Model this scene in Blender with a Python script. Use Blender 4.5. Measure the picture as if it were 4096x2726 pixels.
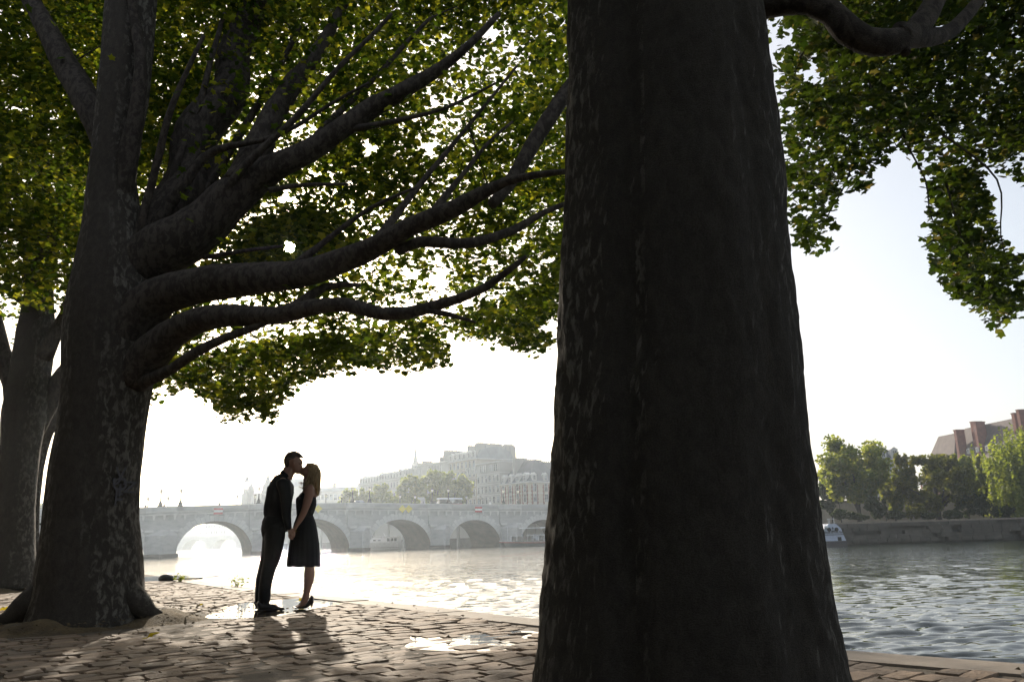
import bpy, bmesh, math, random
import numpy as np
from math import sin, cos, pi, radians, sqrt, atan2
from mathutils import Vector, Matrix

random.seed(7)
rng = np.random.default_rng(11)
scene = bpy.context.scene
for o in list(bpy.data.objects):
    bpy.data.objects.remove(o)

# ------------------------------------------------------------ camera, light
FOC, PITCH, ROLL = 790.0, radians(14.0), radians(1.65)
CAM = np.array([0.0, 0.0, 0.72])
Fv = np.array([0, cos(PITCH), sin(PITCH)])
R0 = np.array([1.0, 0, 0]); U0 = np.array([0, -sin(PITCH), cos(PITCH)])
Rv = cos(ROLL) * R0 - sin(ROLL) * U0
Uv = sin(ROLL) * R0 + cos(ROLL) * U0
cam_data = bpy.data.cameras.new('camera')
cam = bpy.data.objects.new('camera', cam_data)
scene.collection.objects.link(cam)
cam_data.sensor_width = 36.0
cam_data.lens = 36.0 * FOC / 1024.0
cam_data.clip_start = 0.05
cam_data.clip_end = 5000
M = Matrix.Identity(4)
for i in range(3):
    M[i][0], M[i][1], M[i][2], M[i][3] = Rv[i], Uv[i], -Fv[i], CAM[i]
cam.matrix_world = M
scene.camera = cam

def ray(u, v):
    return Fv + (u - 512) / FOC * Rv + (340.5 - v) / FOC * Uv
sd = ray(289.5, 246.5); sd = sd / np.linalg.norm(sd)
SUN_EL = math.asin(sd[2]); SUN_AZ = atan2(sd[0], sd[1])

world = bpy.data.worlds.new('World'); scene.world = world
world.use_nodes = True
wn = world.node_tree; wn.nodes.clear()
sky = wn.nodes.new('ShaderNodeTexSky'); sky.sky_type = 'NISHITA'
sky.sun_disc = False
sky.sun_elevation = SUN_EL; sky.sun_rotation = SUN_AZ
sky.air_density = 1.0; sky.dust_density = 3.0; sky.ozone_density = 1.0; sky.altitude = 30
bg = wn.nodes.new('ShaderNodeBackground'); bg.inputs[1].default_value = 0.07
wn.links.new(sky.outputs[0], bg.inputs[0])
# the sun itself and the glare of the bright air right round it
tc = wn.nodes.new('ShaderNodeTexCoord')
dt = wn.nodes.new('ShaderNodeVectorMath'); dt.operation = 'DOT_PRODUCT'
dt.inputs[1].default_value = tuple(sd)
wn.links.new(tc.outputs['Generated'], dt.inputs[0])
gt = wn.nodes.new('ShaderNodeMapRange'); gt.interpolation_type = 'SMOOTHSTEP'
gt.inputs[1].default_value = cos(radians(0.75)); gt.inputs[2].default_value = cos(radians(0.38))
gt.inputs[3].default_value = 0.0; gt.inputs[4].default_value = 60.0
wn.links.new(dt.outputs['Value'], gt.inputs[0])
bg2 = wn.nodes.new('ShaderNodeBackground'); bg2.inputs[0].default_value = (1.0, 0.9, 0.72, 1)
wn.links.new(gt.outputs[0], bg2.inputs[1])
ar = wn.nodes.new('ShaderNodeMapRange'); ar.interpolation_type = 'SMOOTHERSTEP'
ar.inputs[1].default_value = cos(radians(7)); ar.inputs[2].default_value = cos(radians(0.6)); ar.inputs[4].default_value = 2.2
wn.links.new(dt.outputs['Value'], ar.inputs[0])
bg4 = wn.nodes.new('ShaderNodeBackground'); bg4.inputs[0].default_value = (1.0, 0.80, 0.50, 1); wn.links.new(ar.outputs[0], bg4.inputs[1])
# thin even veil of high morning haze over the whole sky
bg3 = wn.nodes.new('ShaderNodeBackground'); bg3.inputs[0].default_value = (0.96, 0.96, 0.96, 1); bg3.inputs[1].default_value = 0.30
ad = wn.nodes.new('ShaderNodeAddShader'); ad2 = wn.nodes.new('ShaderNodeAddShader'); ad3 = wn.nodes.new('ShaderNodeAddShader')
wn.links.new(bg.outputs[0], ad2.inputs[0]); wn.links.new(bg3.outputs[0], ad2.inputs[1])
wn.links.new(ad2.outputs[0], ad3.inputs[0]); wn.links.new(bg4.outputs[0], ad3.inputs[1])
wn.links.new(ad3.outputs[0], ad.inputs[0]); wn.links.new(bg2.outputs[0], ad.inputs[1])
wo = wn.nodes.new('ShaderNodeOutputWorld')
wn.links.new(ad.outputs[0], wo.inputs[0])

sun_data = bpy.data.lights.new('sun', 'SUN')
sun_data.energy = 4.6; sun_data.angle = radians(0.55); sun_data.color = (1.0, 0.88, 0.72)
sun = bpy.data.objects.new('sun', sun_data); scene.collection.objects.link(sun)
sun.rotation_euler = Vector(sd).to_track_quat('Z', 'Y').to_euler()
sun.location = (0, 0, 60)

vs = scene.view_settings
vs.view_transform = 'Standard'; vs.look = 'None'; vs.gamma = 1.0; vs.use_curve_mapping = False
vs.exposure = 0.55
scene.render.engine = 'CYCLES'
cy = scene.cycles
cy.use_denoising = True
cy.max_bounces = 8; cy.diffuse_bounces = 3; cy.glossy_bounces = 3; cy.transmission_bounces = 4
cy.volume_bounces = 1; cy.transparent_max_bounces = 6
cy.sample_clamp_indirect = 4.0; cy.sample_clamp_direct = 0
cy.use_adaptive_sampling = True; cy.adaptive_threshold = 0.02
cy.volume_step_rate = 4; cy.caustics_reflective = False; cy.caustics_refractive = False

# ------------------------------------------------------------ helpers
COL = scene.collection
K = 0.43463   # survey plate units -> pixels

def PT(u, v, y):
    d = ray(u, v); return CAM + d * (y / d[1])
def GR(u, v, z=0.0):
    d = ray(u, v); return CAM + d * ((z - CAM[2]) / d[2])
def PZ(u, v, x, y):
    """height of the sight line through (u, v) where it passes over (x, y)"""
    d = ray(u, v); t = sqrt((x * x + y * y)) / sqrt(d[0] ** 2 + d[1] ** 2)
    return CAM[2] + d[2] * t
def proj(P):
    q = np.asarray(P) - CAM
    w = q @ Fv
    return 512 + FOC * (q @ Rv) / w, 340.5 - FOC * (q @ Uv) / w, w
def on_line(u, P0, D, v=500):
    d = ray(u, v)
    A = np.array([[D[0], -d[0]], [D[1], -d[1]]])
    s = np.linalg.solve(A, -np.array(P0[:2]))[0]
    return s, np.array(P0[:2]) + s * np.array(D[:2])

def tag(o, label=None, cat=None, group=None, kind=None):
    if label: o['label'] = label
    if cat: o['category'] = cat
    if group: o['group'] = group
    if kind: o['kind'] = kind
    return o
def root(name, loc, label=None, cat=None, group=None, kind=None):
    o = bpy.data.objects.new(name, None); COL.objects.link(o)
    o.location = tuple(float(c) for c in loc); o.empty_display_size = 0.2
    return tag(o, label, cat, group, kind)

def mesh_obj(name, verts, faces, material, parent=None, smooth=False, mats=None):
    """verts in world coordinates; a parent root is unrotated, so its location is taken off"""
    me = bpy.data.meshes.new(name)
    v = np.asarray(verts, dtype=float)
    if parent is not None:
        q = parent; off = np.zeros(3)
        while q is not None:
            off += np.array(q.location); q = q.parent
        v = v - off
    me.from_pydata(v.tolist(), [], faces)
    if isinstance(material, (list, tuple)):
        for m in material: me.materials.append(m)
        if mats is not None: me.polygons.foreach_set('material_index', mats)
    else: me.materials.append(material)
    if smooth: me.polygons.foreach_set('use_smooth', [True] * len(me.polygons))
    me.update()
    o = bpy.data.objects.new(name, me); COL.objects.link(o)
    if parent is not None: o.parent = parent
    return o

class MB:
    def __init__(s): s.v = []; s.f = []; s.m = []
    def add(s, vs_, fs_, m=0):
        n = len(s.v); s.v += [tuple(map(float, p)) for p in vs_]
        s.f += [tuple(i + n for i in f) for f in fs_]; s.m += [m] * len(fs_); return s
    def box(s, c, size, ang=0.0, m=0, taper=1.0):
        cx, cy_, cz = c; a, b, h = size[0] / 2, size[1] / 2, size[2] / 2
        ca, sa = cos(ang), sin(ang); vs_ = []
        for z in (-h, h):
            k = 1 if z < 0 else taper
            for x, y in ((-a, -b), (a, -b), (a, b), (-a, b)):
                x, y = x * k, y * k
                vs_.append((cx + x * ca - y * sa, cy_ + x * sa + y * ca, cz + z))
        return s.add(vs_, [(3, 2, 1, 0), (4, 5, 6, 7), (0, 1, 5, 4), (1, 2, 6, 5), (2, 3, 7, 6), (3, 0, 4, 7)], m)
    def prism(s, poly, z0, z1, m=0, top=None):
        n = len(poly); top = top or poly
        vs_ = [(p[0], p[1], z0) for p in poly] + [(p[0], p[1], z1) for p in top]
        fs_ = [tuple(reversed(range(n))), tuple(range(n, 2 * n))]
        fs_ += [(i, (i + 1) % n, n + (i + 1) % n, n + i) for i in range(n)]
        return s.add(vs_, fs_, m)
    def quad(s, a, b, c, d, m=0): return s.add([a, b, c, d], [(0, 1, 2, 3)], m)
    def lathe(s, c, prof, n=12, m=0):
        """prof: (radius, z) list, solid of revolution"""
        vs_ = []; fs_ = []
        for r, z in prof:
            for i in range(n):
                a = 2 * pi * i / n; vs_.append((c[0] + r * cos(a), c[1] + r * sin(a), c[2] + z))
        for j in range(len(prof) - 1):
            for i in range(n):
                k = (i + 1) % n
                fs_.append((j * n + i, j * n + k, (j + 1) * n + k, (j + 1) * n + i))
        fs_.append(tuple(reversed(range(n)))); fs_.append(tuple(range((len(prof) - 1) * n, len(prof) * n)))
        return s.add(vs_, fs_, m)
    def tube(s, pts, radii, n=8, m=0, rad_fn=None, flat=None):
        v, f = tube_geo(pts, radii, n, rad_fn, flat); return s.add(v, f, m)
    def build(s, name, material, parent=None, smooth=False):
        return mesh_obj(name, s.v, s.f, material, parent, smooth, s.m if isinstance(material, (list, tuple)) else None)

def resample(pts, radii, step):
    pts = np.asarray(pts, float); radii = np.asarray(radii, float)
    n = len(pts)
    if n < 3: return pts, radii
    P, Rr = [], []
    for i in range(n - 1):
        p0 = pts[max(i - 1, 0)]; p1 = pts[i]; p2 = pts[i + 1]; p3 = pts[min(i + 2, n - 1)]
        k = max(1, int(np.linalg.norm(p2 - p1) / step))
        for j in range(k):
            t = j / k
            P.append(0.5 * ((2 * p1) + (-p0 + p2) * t + (2 * p0 - 5 * p1 + 4 * p2 - p3) * t * t + (-p0 + 3 * p1 - 3 * p2 + p3) * t ** 3))
            Rr.append(radii[i] * (1 - t) + radii[i + 1] * t)
    P.append(pts[-1]); Rr.append(radii[-1])
    return np.array(P), np.array(Rr)

def tube_geo(pts, radii, n=8, rad_fn=None, flat=None):
    """closed tube; flat = (depth vector, depth radii) gives elliptical sections"""
    pts = np.asarray(pts, float); L = len(pts)
    T = np.gradient(pts, axis=0); T /= (np.linalg.norm(T, axis=1)[:, None] + 1e-9)
    vs_, fs_ = [], []
    ref = np.array([0, 1.0, 0]) if flat is not None else (np.array([0, 0, 1.0]) if abs(T[0][2]) < 0.8 else np.array([0, 1.0, 0]))
    s = None
    for i in range(L):
        if flat is not None:
            d = ref - T[i] * (ref @ T[i]); d /= np.linalg.norm(d)
            b = np.cross(d, T[i])
        else:
            if s is None: s = np.cross(ref, T[i]); s /= np.linalg.norm(s)
            else:
                s = s - T[i] * (s @ T[i]); s /= np.linalg.norm(s)
            b = s; d = np.cross(T[i], s)
        for k in range(n):
            a = 2 * pi * k / n
            r1 = radii[i]; r2 = flat[i] if flat is not None else radii[i]
            w = 1.0 if rad_fn is None else rad_fn(i / max(1, L - 1), a)
            vs_.append(pts[i] + w * (r1 * cos(a) * b + r2 * sin(a) * d))
    for i in range(L - 1):
        for k in range(n):
            q = (k + 1) % n
            fs_.append((i * n + k, i * n + q, (i + 1) * n + q, (i + 1) * n + k))
    fs_.append(tuple(reversed(range(n)))); fs_.append(tuple((L - 1) * n + k for k in range(n)))
    return vs_, fs_

# ------------------------------------------------------------ materials
def new_mat(name):
    m = bpy.data.materials.new(name); m.use_nodes = True
    nt = m.node_tree
    return m, nt, nt.nodes['Principled BSDF'], nt.nodes['Material Output']
def ramp(nt, fac, stops):
    r = nt.nodes.new('ShaderNodeValToRGB')
    e = r.color_ramp.elements
    while len(e) < len(stops): e.new(0.5)
    for k, (p, c) in enumerate(stops):
        e[k].position = p; e[k].color = (*c, 1) if len(c) == 3 else c
    nt.links.new(fac, r.inputs[0]); return r
def noise(nt, scale=5, detail=4, rough=0.55, vec=None, stretch=None, obj=True):
    n = nt.nodes.new('ShaderNodeTexNoise'); n.inputs['Scale'].default_value = scale
    n.inputs['Detail'].default_value = detail; n.inputs['Roughness'].default_value = rough
    t = nt.nodes.new('ShaderNodeNewGeometry')
    src = t.outputs['Position']
    if vec is not None: src = vec
    if stretch:
        mp = nt.nodes.new('ShaderNodeMapping'); mp.inputs['Scale'].default_value = stretch
        nt.links.new(src, mp.inputs[0]); src = mp.outputs[0]
    nt.links.new(src, n.inputs['Vector'])
    return n
def bump(nt, b, height, strength=0.4, dist=0.02):
    bp = nt.nodes.new('ShaderNodeBump'); bp.inputs['Strength'].default_value = strength
    bp.inputs['Distance'].default_value = dist
    nt.links.new(height, bp.inputs['Height']); nt.links.new(bp.outputs[0], b.inputs['Normal'])
    return bp
def stone_mat(name, c1, c2, scale=1.0, rough=0.85, bs=0.4, bd=0.02, stretch=None, mid=None, vary=0):
    m, nt, b, o = new_mat(name)
    n = noise(nt, scale, 7, 0.62, stretch=stretch)
    st = [(0.3, c1), (0.7, c2)] if mid is None else [(0.28, c1), (0.5, mid), (0.72, c2)]
    r = ramp(nt, n.outputs['Fac'], st)
    src = r.outputs[0]
    if vary:
        oi = nt.nodes.new('ShaderNodeObjectInfo'); gi = nt.nodes.new('ShaderNodeNewGeometry')
        aa = nt.nodes.new('ShaderNodeMath'); aa.operation = 'ADD'; nt.links.new(oi.outputs['Random'], aa.inputs[0]); nt.links.new(gi.outputs['Random Per Island'], aa.inputs[1])
        ff = nt.nodes.new('ShaderNodeMath'); ff.operation = 'FRACT'; nt.links.new(aa.outputs[0], ff.inputs[0])
        rv_ = ramp(nt, ff.outputs[0], [(0.0, (1 - vary,) * 3), (0.8, (1, 0.97, 0.93)), (1.0, (1 + vary * .5, 1 + vary * .45, 1 + vary * .42))])
        mv = nt.nodes.new('ShaderNodeMixRGB'); mv.blend_type = 'MULTIPLY'; mv.inputs[0].default_value = 1
        nt.links.new(src, mv.inputs[1]); nt.links.new(rv_.outputs[0], mv.inputs[2]); src = mv.outputs[0]
    nt.links.new(src, b.inputs['Base Color'])
    b.inputs['Roughness'].default_value = rough
    n2 = noise(nt, scale * 9, 4, 0.6)
    bump(nt, b, n2.outputs['Fac'], bs, bd)
    return m
def plain(name, c, rough=0.6, metal=0.0, spec=None):
    m, nt, b, o = new_mat(name)
    n = noise(nt, 3, 3)
    r = ramp(nt, n.outputs['Fac'], [(0.3, tuple(x * 0.85 for x in c)), (0.7, tuple(min(1, x * 1.12) for x in c))])
    nt.links.new(r.outputs[0], b.inputs['Base Color'])
    b.inputs['Roughness'].default_value = rough; b.inputs['Metallic'].default_value = metal
    if spec is not None: b.inputs['Specular IOR Level'].default_value = spec
    return m
def bark_mat(name, dark, light, thr=0.5, scale=3.0, fine=1.0, flank_light=None):
    m, nt, b, o = new_mat(name)
    n = noise(nt, scale, 5, 0.6, stretch=(1.2, 1.2, 0.7))
    n.inputs['Distortion'].default_value = 0.5
    r = ramp(nt, n.outputs['Fac'], [(thr - 0.06, dark), (thr + 0.0, tuple((a + c) / 2 for a, c in zip(dark, light))), (thr + 0.05, light), (0.95, tuple(x * 1.15 for x in light))])
    n2 = noise(nt, scale * 7, 5, 0.65, stretch=(1, 1, 2.2))
    mx = nt.nodes.new('ShaderNodeMixRGB'); mx.blend_type = 'MULTIPLY'; mx.inputs[0].default_value = 0.75
    r2 = ramp(nt, n2.outputs['Fac'], [(0.38, (0.45, 0.45, 0.45)), (0.6, (1, 1, 1))])
    src = r.outputs[0]
    if flank_light:   # pale bark patches kept to the flanks, painting in edge light; face darkened
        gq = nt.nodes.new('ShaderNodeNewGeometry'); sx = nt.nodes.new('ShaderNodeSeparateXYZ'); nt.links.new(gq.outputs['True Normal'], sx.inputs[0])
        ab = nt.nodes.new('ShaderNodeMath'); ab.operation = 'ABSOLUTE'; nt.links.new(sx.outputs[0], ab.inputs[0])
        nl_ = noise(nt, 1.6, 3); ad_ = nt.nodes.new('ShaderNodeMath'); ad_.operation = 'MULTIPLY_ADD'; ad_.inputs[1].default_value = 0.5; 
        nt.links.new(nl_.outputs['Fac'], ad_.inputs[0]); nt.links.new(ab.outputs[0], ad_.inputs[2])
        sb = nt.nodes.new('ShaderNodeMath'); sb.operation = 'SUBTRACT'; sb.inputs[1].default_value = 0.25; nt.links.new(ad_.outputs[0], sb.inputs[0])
        mr = nt.nodes.new('ShaderNodeMapRange'); mr.interpolation_type = 'SMOOTHSTEP'; mr.inputs[1].default_value = flank_light[0]; mr.inputs[2].default_value = flank_light[1]
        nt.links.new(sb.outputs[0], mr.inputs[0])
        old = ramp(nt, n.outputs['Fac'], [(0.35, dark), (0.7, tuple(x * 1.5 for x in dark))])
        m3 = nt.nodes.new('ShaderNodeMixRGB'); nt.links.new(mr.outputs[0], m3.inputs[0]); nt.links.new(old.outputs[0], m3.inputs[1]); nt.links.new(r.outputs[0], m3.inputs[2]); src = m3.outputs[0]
    nt.links.new(src, mx.inputs[1]); nt.links.new(r2.outputs[0], mx.inputs[2])
    nt.links.new(mx.outputs[0], b.inputs['Base Color'])
    b.inputs['Roughness'].default_value = 0.9; b.inputs['Specular IOR Level'].default_value = 0.2
    mx2 = nt.nodes.new('ShaderNodeMath'); mx2.operation = 'ADD'
    nt.links.new(r.outputs[0], mx2.inputs[0]); nt.links.new(n2.outputs['Fac'], mx2.inputs[1])
    bump(nt, b, mx2.outputs[0], 0.6 * fine, 0.02)
    return m
def leaf_mat(name, stops, trans, tmix=0.5, rough=0.55):
    m, nt, b, o = new_mat(name)
    g = nt.nodes.new('ShaderNodeNewGeometry')
    r = ramp(nt, g.outputs['Random Per Island'], stops)
    nt.links.new(r.outputs[0], b.inputs['Base Color']); b.inputs['Roughness'].default_value = rough
    b.inputs['Specular IOR Level'].default_value = 0.15
    t = nt.nodes.new('ShaderNodeBsdfTranslucent')
    r2 = ramp(nt, g.outputs['Random Per Island'], trans)
    nt.links.new(r2.outputs[0], t.inputs[0])
    mx = nt.nodes.new('ShaderNodeMixShader'); mx.inputs[0].default_value = tmix
    nt.links.new(b.outputs[0], mx.inputs[1]); nt.links.new(t.outputs[0], mx.inputs[2])
    nt.links.new(mx.outputs[0], o.inputs['Surface'])
    return m

MT = {}
MT['sett'] = stone_mat('sett_stone', (0.14, 0.095, 0.062), (0.31, 0.222, 0.15), 4.0, 0.8, 1.0, 0.01, mid=(0.22, 0.155, 0.104), vary=0.45)
MT['joint'] = stone_mat('joint_dirt', (0.05, 0.038, 0.026), (0.12, 0.09, 0.06), 5, 0.95)
MT['soil'] = stone_mat('soil', (0.05, 0.035, 0.018), (0.16, 0.11, 0.05), 5, 0.95, 0.9, 0.03)
MT['coping'] = stone_mat('coping_stone', (0.15, 0.125, 0.10), (0.27, 0.225, 0.18), 3, 0.8, 0.5, 0.006)
MT['bridge'] = stone_mat('bridge_limestone', (0.31, 0.315, 0.315), (0.46, 0.46, 0.455), 0.5, 0.9, 0.5, 0.05, stretch=(1, 1, 2.6), mid=(0.42, 0.42, 0.415))
MT['bridge_light'] = stone_mat('bridge_trim', (0.50, 0.50, 0.49), (0.62, 0.62, 0.60), 0.6, 0.9, 0.3, 0.03)
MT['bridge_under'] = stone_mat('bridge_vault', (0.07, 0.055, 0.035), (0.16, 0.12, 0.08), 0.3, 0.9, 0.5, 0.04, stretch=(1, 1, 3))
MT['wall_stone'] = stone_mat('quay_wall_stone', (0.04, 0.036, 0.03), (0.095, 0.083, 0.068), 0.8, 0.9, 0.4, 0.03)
MT['wall_light'] = stone_mat('retaining_wall_stone', (0.30, 0.26, 0.21), (0.5, 0.44, 0.36), 0.5, 0.9)
MT['bounce_wall'] = stone_mat('pale_bounce_wall', (0.36, 0.34, 0.30), (0.46, 0.44, 0.40), 0.5, 0.9)  # pale so that the unseen wall bounces light back
MT['lime'] = stone_mat('facade_limestone', (0.36, 0.35, 0.33), (0.46, 0.45, 0.43), 0.12, 0.9, 0.2, 0.03)
MT['lime_warm'] = stone_mat('facade_warm_stone', (0.34, 0.30, 0.24), (0.47, 0.42, 0.34), 0.15, 0.9, 0.2, 0.03)
MT['plaster'] = stone_mat('gable_plaster', (0.22, 0.22, 0.22), (0.36, 0.35, 0.33), 0.1, 0.9, 0.2, 0.03, stretch=(1, 1, 0.25))
MT['slate'] = stone_mat('slate_roof', (0.05, 0.058, 0.07), (0.10, 0.11, 0.13), 0.5, 0.5, 0.2, 0.02)
MT['zinc'] = stone_mat('zinc_roof', (0.16, 0.18, 0.2), (0.26, 0.28, 0.3), 0.4, 0.45, 0.2, 0.02)
MT['brick'] = stone_mat('red_brick', (0.14, 0.055, 0.042), (0.24, 0.10, 0.075), 1.2, 0.9, 0.3, 0.02)
MT['roof_brown'] = stone_mat('brown_tile_roof', (0.06, 0.042, 0.04), (0.12, 0.085, 0.078), 0.8, 0.8, 0.3, 0.02)
MT['iron'] = plain('dark_iron', (0.02, 0.022, 0.022), 0.5, 0.6)
MT['white'] = plain('white_paint', (0.75, 0.76, 0.78), 0.35)
MT['red'] = plain('red_paint', (0.45, 0.04, 0.04), 0.4)
MT['yellow'] = plain('yellow_paint', (0.75, 0.62, 0.05), 0.4)
MT['blue_hull'] = plain('pale_blue_hull', (0.45, 0.5, 0.62), 0.4)
MT['dark_hull'] = plain('dark_hull', (0.035, 0.03, 0.035), 0.45)
MT['shoe'] = plain('black_leather', (0.012, 0.011, 0.012), 0.35)
MT['cloth'] = plain('black_knit', (0.007, 0.007, 0.008), 0.75, spec=0.3)
MT['trouser'] = plain('black_cotton', (0.006, 0.006, 0.007), 0.75, spec=0.3)
MT['dress'] = plain('black_dress', (0.006, 0.0055, 0.006), 0.8, spec=0.3)
MT['skin'] = plain('skin', (0.30, 0.17, 0.12), 0.55)
MT['hair_dark'] = plain('brown_hair', (0.035, 0.018, 0.011), 0.5)
MT['gold'] = plain('gold', (0.7, 0.5, 0.2), 0.25, 1.0)
MT['fallen'] = leaf_mat('yellow_leaf', [(0.0, (0.45, 0.33, 0.02)), (1.0, (0.5, 0.4, 0.03))], [(0.0, (0.6, 0.45, 0.02)), (1.0, (0.6, 0.5, 0.03))], 0.4)
m, nt, b, o = new_mat('window_glass')
n_ = noise(nt, 0.45, 2)
r_ = ramp(nt, n_.outputs['Fac'], [(0.5, (0.015, 0.02, 0.025)), (0.62, (0.3, 0.33, 0.37))])
nt.links.new(r_.outputs[0], b.inputs['Base Color']); b.inputs['Roughness'].default_value = 0.12
MT['glass'] = m
m, nt, b, o = new_mat('lantern_glass')
b.inputs['Base Color'].default_value = (0.8, 0.8, 0.75, 1); b.inputs['Roughness'].default_value = 0.25
tr_ = nt.nodes.new('ShaderNodeBsdfTranslucent'); tr_.inputs[0].default_value = (0.95, 0.93, 0.85, 1)
mx_ = nt.nodes.new('ShaderNodeMixShader'); mx_.inputs[0].default_value = 0.6
nt.links.new(b.outputs[0], mx_.inputs[1]); nt.links.new(tr_.outputs[0], mx_.inputs[2]); nt.links.new(mx_.outputs[0], o.inputs[0])
MT['lantern'] = m
m, nt, b, o = new_mat('blonde_hair')
n_ = noise(nt, 18, 3, stretch=(6, 6, 0.5))
r_ = ramp(nt, n_.outputs['Fac'], [(0.35, (0.30, 0.20, 0.09)), (0.65, (0.78, 0.62, 0.36))])
nt.links.new(r_.outputs[0], b.inputs['Base Color']); b.inputs['Roughness'].default_value = 0.4
tr_ = nt.nodes.new('ShaderNodeBsdfTranslucent'); nt.links.new(r_.outputs[0], tr_.inputs[0])
mx_ = nt.nodes.new('ShaderNodeMixShader'); mx_.inputs[0].default_value = 0.55
nt.links.new(b.outputs[0], mx_.inputs[1]); nt.links.new(tr_.outputs[0], mx_.inputs[2]); nt.links.new(mx_.outputs[0], o.inputs[0])
bump(nt, b, n_.outputs['Fac'], 0.8, 0.01)
MT['hair_blonde'] = m
MT['bark'] = bark_mat('plane_bark', (0.055, 0.047, 0.039), (0.17, 0.157, 0.133), 0.54, 15.0, flank_light=(0.35, 0.8))
MT['bark_near'] = bark_mat('plane_bark_patches', (0.062, 0.054, 0.045), (0.22, 0.205, 0.175), 0.54, 24.0, 1.4, flank_light=(0.68, 0.95))
MT['bark_limb'] = bark_mat('plane_limb_bark', (0.042, 0.035, 0.029), (0.085, 0.071, 0.06), 0.5, 14.0, 0.8)
MT['bark_far'] = plain('far_bark', (0.05, 0.042, 0.035), 0.9)
LS = [(0.0, (0.018, 0.034, 0.006)), (0.6, (0.028, 0.045, 0.008)), (0.9, (0.04, 0.06, 0.010)), (1.0, (0.06, 0.065, 0.015))]
LT = [(0.0, (0.04, 0.08, 0.006)), (0.5, (0.10, 0.155, 0.008)), (0.82, (0.32, 0.37, 0.02)), (0.97, (0.55, 0.52, 0.03)), (1.0, (0.5, 0.48, 0.04))]
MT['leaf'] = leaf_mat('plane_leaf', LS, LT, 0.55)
MT['leaf_shade'] = leaf_mat('plane_leaf_shaded', [(0.0, (0.014, 0.028, 0.007)), (0.8, (0.025, 0.04, 0.01)), (1.0, (0.06, 0.055, 0.025))], [(0.0, (0.03, 0.06, 0.005)), (0.7, (0.07, 0.11, 0.008)), (0.93, (0.22, 0.27, 0.02)), (1.0, (0.32, 0.25, 0.06))], 0.35)  # darker copy of the plane leaf, silhouette shade put into its colour
MT['leaf_far'] = leaf_mat('far_leaf', [(0.0, (0.03, 0.06, 0.014)), (1.0, (0.09, 0.12, 0.03))], [(0.0, (0.25, 0.34, 0.03)), (1.0, (0.6, 0.6, 0.08))], 0.5)
MT['leaf_willow'] = leaf_mat('willow_leaf', [(0.0, (0.05, 0.08, 0.012)), (1.0, (0.13, 0.16, 0.025))], [(0.0, (0.25, 0.33, 0.03)), (1.0, (0.45, 0.5, 0.06))], 0.45)
MT['leaf_dark'] = leaf_mat('dark_leaf', [(0.0, (0.015, 0.03, 0.012)), (1.0, (0.04, 0.055, 0.02))], [(0.0, (0.06, 0.1, 0.02)), (1.0, (0.12, 0.16, 0.03))], 0.35)
MT['leaf_olive'] = leaf_mat('olive_leaf', [(0.0, (0.04, 0.05, 0.012)), (1.0, (0.10, 0.10, 0.02))], [(0.0, (0.14, 0.18, 0.02)), (1.0, (0.34, 0.33, 0.04))], 0.4)

# water
m, nt, b, o = new_mat('river_water')
b.inputs['Base Color'].default_value = (0.016, 0.026, 0.017, 1)
b.inputs['Roughness'].default_value = 0.02; b.inputs['IOR'].default_value = 1.33
n1 = noise(nt, 2.4, 3, 0.5, stretch=(0.6, 1.0, 1)); n1.inputs['Distortion'].default_value = 0.3
n2 = noise(nt, 7, 3, 0.55, stretch=(0.7, 1.0, 1))
n3 = noise(nt, 0.05, 2, 0.5)
r3 = ramp(nt, n3.outputs['Fac'], [(0.35, (0.55, 0.55, 0.55)), (0.65, (1, 1, 1))])
a1 = nt.nodes.new('ShaderNodeMath'); a1.operation = 'MULTIPLY_ADD'
nt.links.new(n2.outputs['Fac'], a1.inputs[0]); a1.inputs[1].default_value = 0.22
nt.links.new(n1.outputs['Fac'], a1.inputs[2])
a2 = nt.nodes.new('ShaderNodeMath'); a2.operation = 'MULTIPLY'
nt.links.new(a1.outputs[0], a2.inputs[0]); nt.links.new(r3.outputs[0], a2.inputs[1])
at_ = nt.nodes.new('ShaderNodeAttribute'); at_.attribute_name = 'chop'
a4 = nt.nodes.new('ShaderNodeMath'); a4.operation = 'MULTIPLY'
nt.links.new(a2.outputs[0], a4.inputs[0]); nt.links.new(at_.outputs['Fac'], a4.inputs[1])
bump(nt, b, a4.outputs[0], 1.0, 0.2)
MT['water'] = m
m, nt, b, o = new_mat('puddle_water')
b.inputs['Base Color'].default_value = (0.03, 0.026, 0.02, 1); b.inputs['Roughness'].default_value = 0.03
n1 = noise(nt, 9, 2); bump(nt, b, n1.outputs['Fac'], 0.05, 0.01)
MT['puddle'] = m

# haze: the morning air over the river
hm = bpy.data.materials.new('morning_haze'); hm.use_nodes = True
ht = hm.node_tree; ht.nodes.clear()
pv = ht.nodes.new('ShaderNodeVolumePrincipled'); ho = ht.nodes.new('ShaderNodeOutputMaterial')
pv.inputs['Color'].default_value = (0.77, 0.88, 1.0, 1); pv.inputs['Density'].default_value = 0.00040
pv.inputs['Anisotropy'].default_value = 0.70
ht.links.new(pv.outputs[0], ho.inputs['Volume'])
hz = MB().prism([(-750, -60), (750, -60), (750, 1200), (-750, 1200)], -2.3, 70).build('haze', hm)
tag(hz, kind='stuff')
WATER_Z = -1.2
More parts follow.
